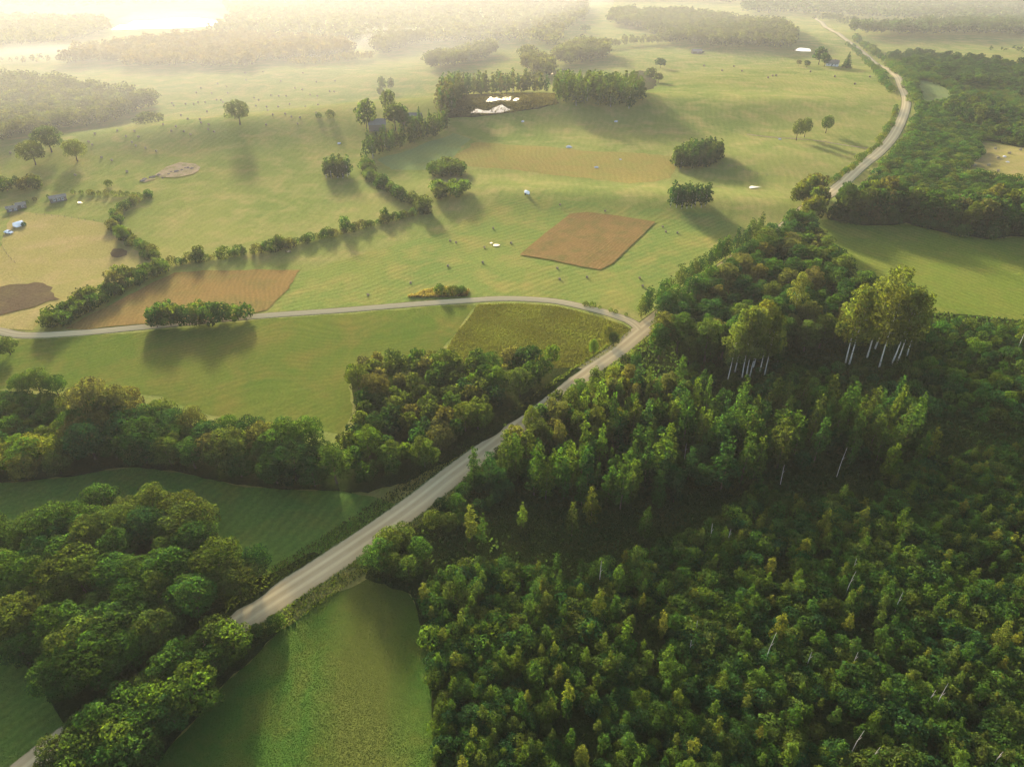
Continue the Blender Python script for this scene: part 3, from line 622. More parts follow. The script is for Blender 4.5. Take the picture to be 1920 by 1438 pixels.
def mass(name, kind, items, label, tone=None):
    """one object for plants nobody could count; items = (x, y, height, width factor, tone shift[, kind, colour])"""
    VV = []; WW = []; TT = []
    for it in items:
        x, y, h, w, tv = it[:5]; kd = it[5] if len(it) > 5 else kind; col = it[6] if len(it) > 6 else jitter(random.choice(tone) if isinstance(tone, list) else tone, .15)
        _, _, ph, (V, W) = random.choice(PROTO[kd]); s = h/ph; a = random.uniform(0, 6.28); c, q = math.cos(a)*s*w, math.sin(a)*s*w
        VV.append(np.stack([x + V[:,0]*c - V[:,1]*q, y + V[:,0]*q + V[:,1]*c, float(H(x,y)) + V[:,2]*s], 1)); WW.append(np.clip(W*.85 + tv, 0, 1.2))
        TT.append(np.tile(np.array(col, np.float32), (len(W), 1)))
    V = np.concatenate(VV); o = link(bpy.data.objects.new(name, mesh_np(name, V, quads(V), M['leafmass'], False, np.concatenate(WW), np.concatenate(TT))))
    return tag(o, label, kind='stuff')
mass('shrubs','shrublite',[(x,y,random.uniform(1.9,3.9),random.uniform(.9,1.15),random.uniform(-.15,.4)) for x,y in rest+sp2], 'dense low scrub filling the big dark wood', [GREEN, OLIVE, DARK, DARK, GREEN, LIME, OLIVE])
LAWN = GP([(1722,152),(1750,158),(1782,172),(1786,190),(1745,200),(1722,196)])
patch('meadow', [(1716,150),(1750,156),(1786,172),(1792,190),(1745,202),(1718,198)], M['teal'], 'small green clearing right of the road bend', .25)
# bushes right of the far road, low and dense
b8 = [p for p in scatter(FLOORS['F'], 5.2, avoid=1) if not inside(LAWN, np.array([p[0]]), np.array([p[1]]))[0]]
mass('bushes','shrublite',[(x,y,random.uniform(3.5,5.5),random.uniform(1.0,1.3),random.uniform(-.1,.3)) for x,y in b8], 'low dense bushes covering the slope right of the road', [GREEN, OLIVE, DARK, GREEN])

# ---- tree things standing by themselves
def lone(kind, name, items, cat='tree'):
    for u, v, h, wide, t, lab in items:
        x, y = G(u, v); tree(kind, name, x, y, h, t, lab, cat, None, wide)
lone('round','broadleaf_tree',[
 (450,234,17,1.15,OLIVE,'lone rounded tree among the bales on the pale slope'),
 (97,286,17,1.35,OLIVE,'largest and hindmost of three spreading oaks by the left wood'),
 (67,310,15,1.25,YELL,'front left one of three spreading oaks by the left wood'),
 (146,303,14,1.3,YELL,'right one of three spreading oaks by the left wood'),
 (1493,264,15,.8,OLIVE,'left one of a close pair of trees on the open meadow'),
 (1508,258,14,.75,OLIVE,'right one of a close pair of trees on the open meadow'),
 (1548,250,13,.8,OLIVE,'single tree right of the close pair on the meadow'),
 (1112,668,7,.6,LIME,'small bright yellow-green tree left of the junction'),
 (1138,640,7,.7,YELL,'small yellow-green tree beside the road junction'),
 (1150,650,6,.8,OLIVE,'low olive tree between junction and yellow-green tree'),
 (232,452,8,.8,LIME,'bright round tree in the hedge beside the tan field'),
 (78,738,9,1.2,OLIVE,'rounded tree on the left behind the low shrubs'),
 (110,742,7.5,1.2,GREEN,'smaller rounded tree at the right foot of another on the left'),
 (45,738,7,1.2,GREEN,'smaller rounded tree at the left foot of another on the left'),
 (190,802,17,1.0,TAN,'tall tan tree rising above the left belt'),
 (232,805,15,.95,TAN,'slightly shorter tan tree rising above the left belt'),
 (20,665,6.5,1.2,OLIVE,'leafy tree by the side road at the left edge'),
 (-12,672,7,1.2,OLIVE,'leafy tree cut by the left edge below the side road'),
 (1243,582,9,.95,GREEN,'dark leafy tree at the corner of the two roads'),
 (1192,692,6,.8,DARK,'dark small tree right of the main road below the junction')])
# thickets on the open meadow
wood([(1262,312),(1280,318),(1330,316),(1353,300),(1350,290),(1290,288)],'slimfar','slim_tree',3.4,(8,12.5),[DARK,GREEN,OLIVE],'slim tree','in the upper dark thicket on the meadow','tree','trees of the upper dark thicket',(1.2,1.6))
wood([(1253,390),(1262,393),(1318,392),(1328,382),(1320,376),(1262,378)],'slimfar','slim_tree',3.0,(9,11.5),[DARK,GREEN,DARK],'slim tree','in the lower dark thicket on the meadow','tree','trees of the lower dark thicket',(1.2,1.6))
wood([(608,330),(612,336),(650,336),(656,328),(640,324),(615,324)],'slimfar','slim_tree',3.0,(9,12),[OLIVE,GREEN],'slim tree','in the hazy thicket on the left slope','tree','trees of the thicket on the left slope',(1.2,1.6))
wood([(806,330),(820,335),(870,332),(875,322),(840,318),(812,322)],'bushymid','bushy_tree',5.2,(6,9),[OLIVE,GREEN],'bushy tree','in the upper clump beside the dewy meadow','tree','bushy trees of the upper clump',(1,1.2))
wood([(806,368),(825,374),(860,372),(878,360),(850,352),(815,355)],'bushymid','bushy_tree',5.2,(6,8),[OLIVE,LIME],'bushy tree','in the lower clump beside the curved hedge','tree','bushy trees of the lower clump',(1.1,1.3))
wood([(284,612),(300,618),(380,612),(462,602),(462,594),(380,600),(300,606)],'bushymid','bushy_tree',3.6,(6,9.5),[GREEN,OLIVE,LIME],'bushy tree','in the short row on the side road','tree','bushy trees of the row on the side road',(1,1.2),avoid=-1.2)
# ---- hedges: every bush a thing
def hedge(line, d, hr, tones, where, group, kind='shrublite', name='hedge_shrub', noun='hedge shrub', spread=1.2, wide=(.85,1.15)):
    c = catmull(GP(line), 12); pts = []; acc = 0
    for a, b in zip(c[:-1], c[1:]):
        L = np.hypot(*(b-a)); acc += L
        if acc >= d: acc = 0; pts.append(tuple(b + RNG.uniform(-spread, spread, 2)))
    n = len(pts)
    for i, (x, y) in enumerate(pts):
        t = random.choice(tones); f = random.random()**1.5; h = hr[0]+(hr[1]-hr[0])*f
        u = (i+.5)/n; part = ['left end','left half','middle','right half','right end'][min(4,int(u*5))]
        tree(kind, name, x, y, h, t, f'{"low" if f<.2 else "tall" if f>.6 else "middling"} {TONE[t]} {noun} in {where}, {part}', 'hedge shrub' if 'hedge' in noun else 'tree', group, random.uniform(*wide))
hedge([(75,612),(130,585),(200,548),(260,520),(310,500)],2.3,(4.5,8),[OLIVE,GREEN,TAN],'the broad hedge above the left crop','bushes of the broad left hedge','bushymid','hedge_tree','hedge tree',2.2,(.95,1.25))
hedge([(90,622),(140,597),(210,560),(262,532),(312,510)],2.5,(4,6.5),[OLIVE,GREEN],'the broad hedge, on its crop side','bushes of the broad left hedge, crop side','bushymid','hedge_tree','hedge tree',1.6,(.95,1.25))
hedge([(315,500),(380,488),(450,478),(520,468),(600,448),(690,426),(760,408),(805,398)],1.35,(2.2,5.2),[OLIVE,TAN,GREEN],'the long hedge between the pale fields','bushes of the long hedge',spread=1.3,wide=(.85,1.15))
hedge([(300,492),(270,470),(240,452),(218,428),(222,405),(250,385),(282,368)],1.6,(2.4,5),[OLIVE,TAN,GREEN],'the curved hedge round the tan field','bushes of the curved hedge',spread=2.2,wide=(.85,1.1))
hedge([(684,310),(700,335),(725,355),(755,372),(785,388),(800,396)],1.8,(4,7),[OLIVE,GREEN],'the dark hedge right of the hazy thicket','bushes of the dark hedge',spread=2.0,wide=(.85,1.1))
hedge([(130,364),(180,366),(230,368),(262,368)],3.0,(2,3.6),[OLIVE,TAN],'the thin hedge behind the fenced paddock','bushes of the thin hedge',wide=(.8,1.0))
hedge([(20,395),(60,378),(95,372)],4.0,(1.8,3.0),[OLIVE,TAN],'the short hedge by the grey sheds','bushes of the short hedge',wide=(.8,1.0))
hedge([(1548,350),(1574,332),(1598,314),(1622,293),(1643,274),(1657,256),(1667,238),(1675,220),(1681,203)],3.2,(2.2,4),[GREEN,OLIVE,YELL],'the left roadside hedge below the bend','bushes of the left roadside hedge',spread=1.0,wide=(.9,1.2))
hedge([(1676,178),(1664,165),(1652,150),(1640,134),(1626,120),(1612,106),(1598,92),(1585,84)],7,(4,7),[GREEN,DARK,OLIVE],'the left roadside hedge above the bend','bushes of the roadside hedge above the bend',spread=1.5,wide=(.9,1.2))
hedge([(1712,196),(1712,178),(1700,158),(1684,138),(1660,118),(1640,102),(1618,88),(1604,76)],8,(5,8.5),[DARK,GREEN,OLIVE],'the right roadside hedge above the bend','bushes of the right roadside hedge',spread=1.8,wide=(.9,1.2))
hedge([(440,1200),(400,1224),(310,1290),(200,1370),(150,1402)],3.1,(6.8,9.2),[GREEN,OLIVE,LIME,GREEN],'the roadside row, road side','bushy trees lining the road at lower left','bushy','bushy_tree','bushy tree',.5,(.95,1.15))
hedge([(455,1205),(480,1196),(505,1186),(530,1176)],3.4,(2.6,4.2),[GREEN,OLIVE],'the low end of the roadside row','low shrubs at the end of the roadside row','shrub',spread=.8)
hedge([(1080,573),(1120,577),(1150,588),(1185,596)],3.2,(1.4,2.8),[OLIVE,LIME],'the scrubby strip above the side road','bushes of the scrubby strip',spread=.8)
for k,(u,v,h,l_) in enumerate([(375,486,7,'small tree sticking out of the long hedge at its left end'),(648,434,8,'rounded tree sticking out of the long hedge below the thicket'),(525,466,7,'bushy tree sticking out of the long hedge at its middle'),(722,412,6,'small pointed tree in the long hedge at its right'),(795,398,9,'big bushy tree closing the dark hedge')]):
    x, y = G(u, v); tree('bushymid','hedge_tree',x,y,h,[OLIVE,GREEN][k%2],l_,'tree',None,.8 if k<4 else 1.2)
for k,(u,v,h,w,l_) in enumerate([(282,232,8,1.9,'big rounded bush beside the left wood'),(598,222,4,1.2,'low bush left in the pair on the pale slope'),(620,222,6,1.2,'taller bush right in the pair on the pale slope'),(825,553,5,.9,'round bush on the earth bank above the side road'),(850,552,3.6,1.4,'low scrub on the right of the earth bank'),(866,549,3,1.2,'lowest scrub at the end of the earth bank'),(205,350,4,1.0,'small round bush beside the left thicket')]):
    x, y = G(u, v); tree('shrub','bush',x,y,h,[OLIVE,GREEN][k%2],l_,'bush',None,w)
# left thicket, farm trees, birch row
wood([(-40,362),(30,362),(78,360),(84,352),(40,348),(-40,350)],'bushymid','bushy_tree',6,(5.5,8),[OLIVE,TAN],'bushy tree','in the thicket at the left edge','tree','bushy trees of the left edge thicket',(1.1,1.3))
wood([(682,302),(700,298),(760,276),(820,258),(842,240),(836,232),(800,248),(740,268),(690,285)],'slimfar','slim_tree',5.0,(10,15),[LIME,OLIVE,GREEN],'slim birch','in the row in front of the farmyard','tree','slim birches before the farmyard',(.9,1.15))
lone('mid','broadleaf_tree',[(688,246,23,.85,OLIVE,'tall broad tree at the left end of the farmyard'),(731,216,19,.95,OLIVE,'tall broad tree behind the dark farm shed'),(718,176,16,.7,OLIVE,'tall tree left in the pair behind the farm'),(733,172,13,.7,OLIVE,'shorter tree right in the pair behind the farm'),(714,182,9,1.1,OLIVE,'low bushy tree under the pair behind the farm'),(742,245,20,1.0,OLIVE,'broad farmyard tree between shed and barn'),(757,242,17,.9,GREEN,'farmyard tree left of the barn roof'),(775,250,13,1.0,GREEN,'farmyard tree below the barn')])
lone('spruce','spruce_tree',[(787,238,14,1,DARK,'dark pointed spruce right of the barn'),(806,240,13,.9,GREEN,'green spruce between barn and marsh'),(835,236,15,1,OLIVE,'spruce at the corner of the marsh'),(1587,128,16,1.5,DARK,'dark cone-shaped spruce right of the white farmhouse')])
lone('mid','broadleaf_tree',[(1535,122,19,1.2,DARK,'big dark tree behind the white farmhouse'),(1545,126,15,1.1,GREEN,'leafy tree against the left gable of the white farmhouse'),(1512,127,8,1.4,DARK,'dark round tree left of the white farmhouse'),(1497,124,7,1.3,TAN,'pale greyish tree at the end of the farmhouse garden'),(1238,128,11,1.6,DARK,'rounded dark tree far out on the meadow'),(1218,152,13,1.3,OLIVE,'tree on the brown rough patch right of the pond wood'),(1234,156,10,1.3,OLIVE,'lower tree at the right of the brown rough patch'),(1097,62,12,1.9,GREEN,'round tree alone on the farthest meadow')])
# pond wood and its neighbours, tall and slim
wood([(820,226),(840,220),(858,200),(866,182),(950,176),(1030,174),(1030,168),(900,168),(840,180),(822,205)],'slimfar','slim_tree',6.6,(14,20),[OLIVE,GREEN,TAN],'slim tree','in the wood behind the marsh pond','tree','slim trees behind the marsh pond',(.95,1.25),limit=75)
wood([(1042,196),(1080,199),(1150,203),(1192,206),(1214,196),(1180,172),(1120,154),(1064,150),(1042,172)],'slimfar','slim_tree',8.0,(13,19),[LIME,OLIVE,GREEN],'slim tree','in the wood right of the marsh pond','tree','slim trees right of the marsh pond',(1.0,1.35),limit=110)

grow_all()
# ---- far-off woods, each one mass
def farwood(name, poly, d, hr, label, tone=GREEN, kind='far', wide=(1,1.35)):
    p = scatter(poly, d, 18, avoid=-9)
    mass(name, kind, [(x,y,random.uniform(*hr),random.uniform(*wide),random.uniform(-.1,.25)) for x,y in p], label, tone)
    return len(p)
farwood('woodland',[(-160,285),(0,275),(100,252),(200,238),(292,205),(300,194),(230,186),(130,166),(0,160),(-160,160)],6.5,(10,16),'dense hazy wood at the left behind the three oaks',(.07,.085,.024), kind='farfine')
farwood('woodland',[(118,124),(240,122),(236,130),(475,131),(478,122),(560,118),(640,110),(664,108),(650,92),(550,82),(450,75),(300,80),(150,104)],8.5,(12,18),'hazy wood around the pale far house',(.10,.08,.03), kind='farfine')
farwood('woodland',[(-200,96),(100,88),(212,62),(196,46),(60,40),(-200,44)],11,(13,19),'fading wood at the top left',(.08,.085,.028))
farwood('woodland',[(395,68),(600,80),(700,84),(840,86),(1000,82),(1040,94),(1062,62),(1100,36),(1100,14),(700,6),(420,12),(440,40)],13,(13,20),'broad hazy wood across the top middle',(.075,.08,.026))
farwood('woodland',[(1140,48),(1200,58),(1258,84),(1330,94),(1488,96),(1492,78),(1464,56),(1300,34),(1150,30)],10,(14,21),'wood of tall trees behind the small shining pond',(.060,.075,.024), kind='farfine')
farwood('woodland',[(1590,68),(1700,71),(2000,69),(2000,46),(1740,54),(1600,62)],10.5,(15,21),'dark wood behind the long pale field on the right',(.035,.060,.024), kind='farfine')
farwood('woodland',[(1390,26),(1500,30),(1620,36),(1780,46),(2050,44),(2050,-10),(1400,-10)],15,(13,19),'blue-hazed woods at the top right',(.035,.058,.026))
farwood('woodland',[(200,16),(420,6),(700,-4),(1100,2),(1400,9),(1400,-24),(900,-30),(-300,-30),(-300,18)],22,(14,20),'pale forest along the top of the picture',(.07,.075,.026),wide=(1.6,2.2))
farwood('woodland',[(800,134),(850,130),(915,113),(930,104),(925,96),(880,104),(810,122)],6.0,(13,18),'strip of slim trees on the misty meadow',(.075,.085,.026), kind='farfine')
farwood('woodland',[(980,136),(1010,146),(1030,152),(1034,140),(1000,118),(984,112)],6.0,(14,20),'small wood left of the bright pool',(.075,.085,.026), kind='farfine')
farwood('woodland',[(1036,122),(1066,128),(1082,124),(1135,118),(1140,100),(1090,98),(1060,108)],7.0,(13,22),'loose wood behind the bright pool',(.075,.088,.028), kind='farfine')
farwood('woodland',[(1060,98),(1110,92),(1180,83),(1250,80),(1260,84),(1180,88),(1110,98)],8.0,(8,15),'tree line across the far meadow',(.07,.085,.03), kind='farfine')
farwood('woodland',[(700,100),(716,108),(740,102),(756,94),(790,86),(798,80),(770,82),(735,80),(712,88)],8.0,(13,21),'clump of trees standing before the white mist',(.085,.085,.03), kind='farfine')
farwood('woodland',[(536,124),(560,126),(640,120),(700,114),(706,108),(650,112),(580,116)],8.0,(7,10),'low copse in front of the pale far house',(.095,.085,.032), kind='farfine')
farwood('woodland',[(-60,120),(80,122),(150,126),(150,122),(80,116),(-60,114)],14,(6,10),'scattered trees in the mist behind the left wood',(.09,.085,.03))
farwood('woodland',[(1520,40),(1560,42),(1640,60),(1700,62),(1700,57),(1640,54),(1560,36)],12,(9,14),'trees along the far end of the road',(.04,.062,.024), kind='farfine')
farwood('woodland',[(1846,98),(1920,104),(2000,108),(2000,100),(1900,96)],12,(5,8),'bushes on the far right field',(.04,.062,.024))

# ------------------------------------------------------------------ grass and undergrowth: nobody could count it
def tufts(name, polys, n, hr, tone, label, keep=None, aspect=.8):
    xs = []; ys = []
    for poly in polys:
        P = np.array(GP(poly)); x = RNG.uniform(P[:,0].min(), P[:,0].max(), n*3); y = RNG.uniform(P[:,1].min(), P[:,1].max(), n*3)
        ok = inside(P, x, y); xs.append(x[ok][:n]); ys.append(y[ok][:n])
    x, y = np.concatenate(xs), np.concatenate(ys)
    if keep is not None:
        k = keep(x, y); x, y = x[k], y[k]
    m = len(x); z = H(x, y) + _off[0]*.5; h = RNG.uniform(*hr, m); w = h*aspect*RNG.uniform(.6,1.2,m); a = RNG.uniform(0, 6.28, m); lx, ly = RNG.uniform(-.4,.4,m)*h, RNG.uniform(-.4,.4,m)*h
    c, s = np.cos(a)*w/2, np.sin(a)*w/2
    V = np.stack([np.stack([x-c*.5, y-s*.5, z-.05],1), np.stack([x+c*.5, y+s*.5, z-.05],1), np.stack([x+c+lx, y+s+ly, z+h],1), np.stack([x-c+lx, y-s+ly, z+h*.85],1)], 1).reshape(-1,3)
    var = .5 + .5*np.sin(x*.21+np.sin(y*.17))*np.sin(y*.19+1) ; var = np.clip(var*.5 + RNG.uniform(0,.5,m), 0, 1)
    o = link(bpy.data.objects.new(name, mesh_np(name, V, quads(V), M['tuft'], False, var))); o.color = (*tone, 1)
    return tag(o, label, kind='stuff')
def near_line(L, lo, hi):
    def f(x, y):
        d = np.full(len(x), 1e9)
        for a, b in zip(L[:-1], L[1:]):
            ab = b-a; t = np.clip(((x-a[0])*ab[0]+(y-a[1])*ab[1])/((ab**2).sum()+1e-9), 0, 1); d = np.minimum(d, np.hypot(x-a[0]-ab[0]*t, y-a[1]-ab[1]*t))
        return (d > lo) & (d < hi)
    return f
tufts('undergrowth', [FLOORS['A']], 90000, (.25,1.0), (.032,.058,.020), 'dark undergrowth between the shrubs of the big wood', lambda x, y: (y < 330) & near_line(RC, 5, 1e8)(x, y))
tufts('roadside_grass', [[(-60,1500),(400,1130),(700,940),(1000,740),(1180,620),(1230,640),(1100,760),(800,1010),(640,1120),(300,1420)]], 60000, (.2,.6), (.062,.088,.024), 'rough grass on both verges of the main road', near_line(RC, 3.6, 8.5))
tufts('rough_grass', [[(897,571),(950,569),(1040,573),(1110,590),(1168,610),(1185,620),(1150,655),(1095,690),(1000,690),(840,690),(838,650)]], 30000, (.12,.38), (.085,.095,.026), 'tussocks of yellowish rough grass near the junction', near_line(SC_, 3.2, 1e8))
PONDS = [GP(q) for q in ([(880,214),(893,204),(915,207),(940,197),(962,206),(940,214),(905,216)],[(908,193),(918,181),(960,182),(957,191),(920,193)],[(958,192),(966,182),(976,184),(972,193)])]
def off_ponds(x, y): return (RNG.random(len(x)) < .14) | ~(inside(PONDS[0], x, y) | inside(PONDS[1], x, y) | inside(PONDS[2], x, y))
tufts('reeds', [[(838,222),(850,190),(870,180),(960,177),(1040,178),(1048,196),(1010,203),(960,212),(905,218)]], 14000, (.5,1.1), (.055,.050,.032), 'brown reeds of the marsh round the pond', off_ponds)
tufts('bank_grass', [[(762,558),(800,545),(840,540),(880,546),(876,556),(820,558)]], 1600, (.4,1.0), (.125,.100,.045), 'tan dry grass on the bank above the side road')

# ------------------------------------------------------------------ dead trunks in the shrubland
for k,(u,v,u2,v2) in enumerate([(1568,890,1582,850),(1463,903,1469,880),(1519,940,1527,925),(1331,1012,1334,990),(1363,1015,1366,1000),(1653,1092,1667,1056),(1583,1114,1594,1084),(1596,1073,1601,1056),(1444,1100,1445,1088),(1675,1147,1683,1122),(1123,1097,1124,1063),(1203,1219,1204,1194),(1432,1242,1452,1205),(1303,1186,1305,1172),(1331,1182,1334,1166),(1292,1224,1295,1209),(1596,1249,1600,1232),(1550,1288,1556,1262),(1737,1318,1743,1304),(1749,1332,1761,1296),(1320,1340,1324,1324),(1595,1407,1604,1382),(1628,1429,1638,1413),(1173,938,1176,918),(1512,1246,1516,1232),(1283,858,1284,838),(1023,905,1024,885),(1003,890,1004,875),(1860,1432,1868,1420),(1105,1402,1105,1390)]):
    if k % 3 == 2: continue
    p = P3(u, v + 6); s_ = math.hypot(u2-u, v2-v)/5.2 + 2.2; dz = p.y*_c + (CAM_H-p.z)*_s
    b = MB(); le = random.uniform(-.05,.05); b.tube([(0,0,-.3),(le*s_*.5,.02*s_,s_*.5),(le*s_*1.2,0,s_)],[.085,.065,.03],6)
    b.tube([(le*s_*.6,0,s_*.62),(le*s_*.6+.5,.2,s_*.62+.45)],[.04,.015],4)
    o = b.build('dead_trunk', M['dead']); o.location = p
    tag(o, f'bare {"tall" if s_>7 else "short"} whitish dead trunk poking from the {"lower" if v>1150 else "upper"} {"left" if u<1300 else "middle" if u<1560 else "right"} shrubland', 'dead tree', 'dead trunks in the shrubland')

# ------------------------------------------------------------------ hay bales
def bale_mesh():
    b = MB(); n = 16; rr = .72
    prof = [(-.62,.62),(-.55,.72),(.55,.72),(.62,.62)]
    v = [(x, r_*math.cos(2*math.pi*k/n), r_*math.sin(2*math.pi*k/n)+.68) for x, r_ in prof for k in range(n)]
    f = [(i*n+k,i*n+(k+1)%n,(i+1)*n+(k+1)%n,(i+1)*n+k) for i in range(3) for k in range(n)] + [tuple(range(n))[::-1], tuple(3*n+k for k in range(n))]
    b.add(v, f); return b.mesh('hay_bale', M['hay'], False)
BALE = bale_mesh()
def bale(u, v, lab, grp, sc=1.0):
    o = link(bpy.data.objects.new('hay_bale', BALE)); o.location = P3(u, v); o.rotation_euler = (0,0,random.uniform(0,6.28)); o.scale = (sc,)*3
    tag(o, lab, 'hay bale', grp)
NB = [(855,325,'above the wet furrows'),(612,396,'left one of two by the field margin'),(645,405,'right one of two by the field margin'),(805,433,'left beside the wet furrows'),(955,408,'right beside the wet furrows'),(600,537,'on the plain meadow above the earth bank'),(795,517,'between wet furrows and earth bank'),(390,632,'left of the earth bank'),(150,700,'just above the side road'),(1215,550,'below the left corner of the crop square'),(1228,611,'nearest under the crop square'),(1382,600,'below the bottom corner of the crop square'),(1678,605,'upper one of two by the road trees'),(1695,650,'lower one of two by the road trees'),(1808,317,'nearest the right corner of the crop square'),(1825,345,'second from the right corner of the crop square'),(1890,350,'farthest right of the crop square'),(1230,193,'on the pale ridge above the crop square'),(1484,228,'on the ridge above the top of the crop square')]
for x_, y_, w_ in NB: bale(640+x_/3, 320+y_/3+1, 'round dark hay bale '+w_, 'round bales around the crop square', .68)
FB = [(1380,415),(1225,475),(1130,500),(1275,490),(1190,528),(1105,525),(1282,528),(1385,455),(1480,408),(1580,460),(1705,415),(1780,465),(1885,460),(1700,508),(1660,500),(1525,540),(1568,545),(1610,545),(1745,538),(1785,545),(1855,518),(1880,520),(1430,555),(1455,568),(1220,567),(1243,567),(1255,580),(1115,580),(1155,580),(1090,590),(1045,590),(968,585),(978,598),(1500,605),(1440,600),(1565,605),(1630,590),(1720,608),(1790,603),(1165,632),(1018,653),(1058,680),(1125,678),(1132,695),(1175,705),(990,717),(918,705),(965,742),(1035,745),(1073,762),(1205,747),(1172,733),(1508,632),(1605,645),(1640,662),(1688,667),(1535,650),(1498,707),(1675,702),(1780,640),(660,740),(710,772),(780,775),(757,743),(535,757),(500,803),(520,820),(743,805),(765,825),(820,838),(880,855),(572,890),(630,907),(60,865),(425,990),(715,970)]
for x_, y_ in FB:
    side = 'left of the lone tree' if x_ < 1280 else 'beside the lone tree' if x_ < 1450 else 'right of the lone tree'
    dep = 'far up' if y_ < 520 else 'halfway up' if y_ < 640 else 'low down'
    bale(x_/3, y_/3, f'tiny dark hay bale {dep} the pale slope {side}', 'bales on the pale hazy slope', .95)
for x_, y_ in [(222,402),(333,405),(480,442),(505,432),(525,430),(718,408),(855,435),(968,478),(1052,437),(288,378),(120,375)]:
    bale(1280+x_/3, y_/3, f'tiny dark hay bale on the far meadow {"left of" if x_<640 else "in front of"} the white farmhouse', 'bales before the white farmhouse', 1.3)
for x_, y_ in [(1757,842),(1772,893),(1640,938),(1720,935),(1772,968),(1898,848),(1836,868)]:
    bale(1280+x_/3, y_/3, 'dark hay bale on the tan field ringed by bushes', 'bales on the tan right field', 1.2)

# ------------------------------------------------------------------ stones
def rock(u, v, s_, lab, mat='stone', grp=None):
    import bmesh
    bm = bmesh.new(); bmesh.ops.create_icosphere(bm, subdivisions=2, radius=1)
    for q in bm.verts: q.co *= random.uniform(.82, 1.15); q.co.z = q.co.z*.6 + .3; q.co.x *= 1.3
    me = bpy.data.meshes.new('boulder'); bm.to_mesh(me); bm.free(); me.materials.append(M[mat])
    o = link(bpy.data.objects.new('boulder', me)); o.location = P3(u, v); o.scale = (s_,)*3; o.rotation_euler = (0,0,random.uniform(0,6)); tag(o, lab, 'boulder', grp)
for u, v, s_, l_ in [(980,229,1.2,'white boulder on the meadow below the marsh pond'),(1155,229,1.2,'white boulder on the meadow below the pond wood'),(1066,277,1.5,'white boulder at the top edge of the stubble strip'),(1118,315,1.1,'white boulder within the stubble strip'),(1163,300,.7,'small pale stone in the stubble strip, upper right'),(1070,277,.8,'small pale stone touching the boulder on the stubble edge'),(636,270,1.0,'white boulder on the slope left of the farm'),(1883,295,1.1,'pale stone in the tan right field, left'),(1889,305,.9,'pale stone in the tan right field, right'),(1462,262,.9,'pale stone on the footpath by the lone trees')]:
    rock(u, v, s_, l_)
for k in range(16):
    t = k/15; u = 268 + 100*t + random.uniform(-4,4); v = 340 - 28*t + random.uniform(-4,4)
    rock(u, v, random.uniform(.4,1.15), f'{"low" if k%2 else "brownish"} boulder in the rubble strip on the left slope, {"lower left end" if t<.33 else "middle" if t<.66 else "upper right end"}', 'rubble', 'boulders of the rubble strip')

# ------------------------------------------------------------------ buildings and other built things
def house(name, u, v, L, W, hw, hr, rz, wall, roof, label, cat, windows=3, door=True, chimney=True, over=.4):
    e = empty(name, P3(u, v), R(rz)); tag(e, label, cat)
    b = MB(); b.add([(-L/2,-W/2,-.5),(L/2,-W/2,-.5),(L/2,W/2,-.5),(-L/2,W/2,-.5),(-L/2,-W/2,hw),(L/2,-W/2,hw),(L/2,W/2,hw),(-L/2,W/2,hw),(-L/2,0,hw+hr),(L/2,0,hw+hr)],
        [(3,2,1,0),(0,1,5,4),(2,3,7,6),(1,2,6,9,5),(3,0,4,8,7),(4,5,9,8),(6,7,8,9)]); b.build('wall', M[wall], e)
    sl = hr/(W/2); o_ = over; y1 = W/2+o_; zl = hw-sl*o_; th = .16; b = MB()
    xs = L/2+o_; pr = [(-y1, zl), (0, hw+hr+.02), (y1, zl), (y1, zl+th), (0, hw+hr+th+.04), (-y1, zl+th)]
    v_ = [(-xs, p, q+.02) for p, q in pr] + [(xs, p, q+.02) for p, q in pr]
    b.add(v_, [(0,1,7,6),(1,2,8,7),(2,3,9,8),(3,4,10,9),(4,5,11,10),(5,0,6,11),(0,5,4,1),(1,4,3,2),(6,7,10,11),(7,8,9,10)]); rf = b.build('roof', M[roof], e)
    if chimney:
        b = MB(); b.box(L*.15,L*.15+.7,-.35,.35,hw+hr*.6,hw+hr+.9); b.box(L*.15-.06,L*.15+.76,-.41,.41,hw+hr+.9,hw+hr+1.02); b.build('chimney', M['brick'], rf)
    n = windows
    for i in range(n):
        x = -L/2 + L*(i+1)/(n+1) + (.6 if door and i >= n//2 else 0)
        b = MB(); z0, z1 = hw*.38, hw*.8
        for q in ((x-.55,x-.47,z0,z1),(x+.47,x+.55,z0,z1),(x-.55,x+.55,z1,z1+.08),(x-.6,x+.6,z0-.1,z0),(x-.03,x+.03,z0,z1)): b.box(q[0],q[1],-W/2-.07,-W/2+.02,q[2],q[3])
        f = b.build('window', M['white'], e); b = MB(); b.box(x-.47,x+.47,-W/2-.03,-W/2+.01,z0,z1); b.build('pane', M['glass'], f)
    if door:
        b = MB(); b.box(-.5,.5,-W/2-.06,-W/2+.02,0,min(2.1,hw-.2)); d_ = b.build('door', M['timber'], e)
        b = MB(); b.box(.32,.4,-W/2-.14,-W/2-.06,.95,1.05); b.build('handle', M['steel'], d_)
    return e
house('farmhouse',1560,124,13,8,2.9,3.4,-28,'wall','grey_roof','white farmhouse with grey gabled roof on the far meadow','house')
house('shed',708,243,12,9,4.2,3.0,10,'timber','blue_roof','dark farm shed with grey roof in the hazy farmyard','shed',0,True,False)
house('barn',772,232,15,9,4,3.5,-5,'timber','blue_roof','barn with grey roof half hidden by farmyard trees','barn',2,True,False)
house('shed',110,377,8,4,2.3,.9,38,'timber','grey_roof','long grey open shed at the corner of the fenced paddock','shed',3,False,False,.3)
house('shed',24,396,5,3.2,1.9,.8,35,'timber','grey_roof','left one of two low grey sheds by the short hedge','shed',2,True,False,.3)
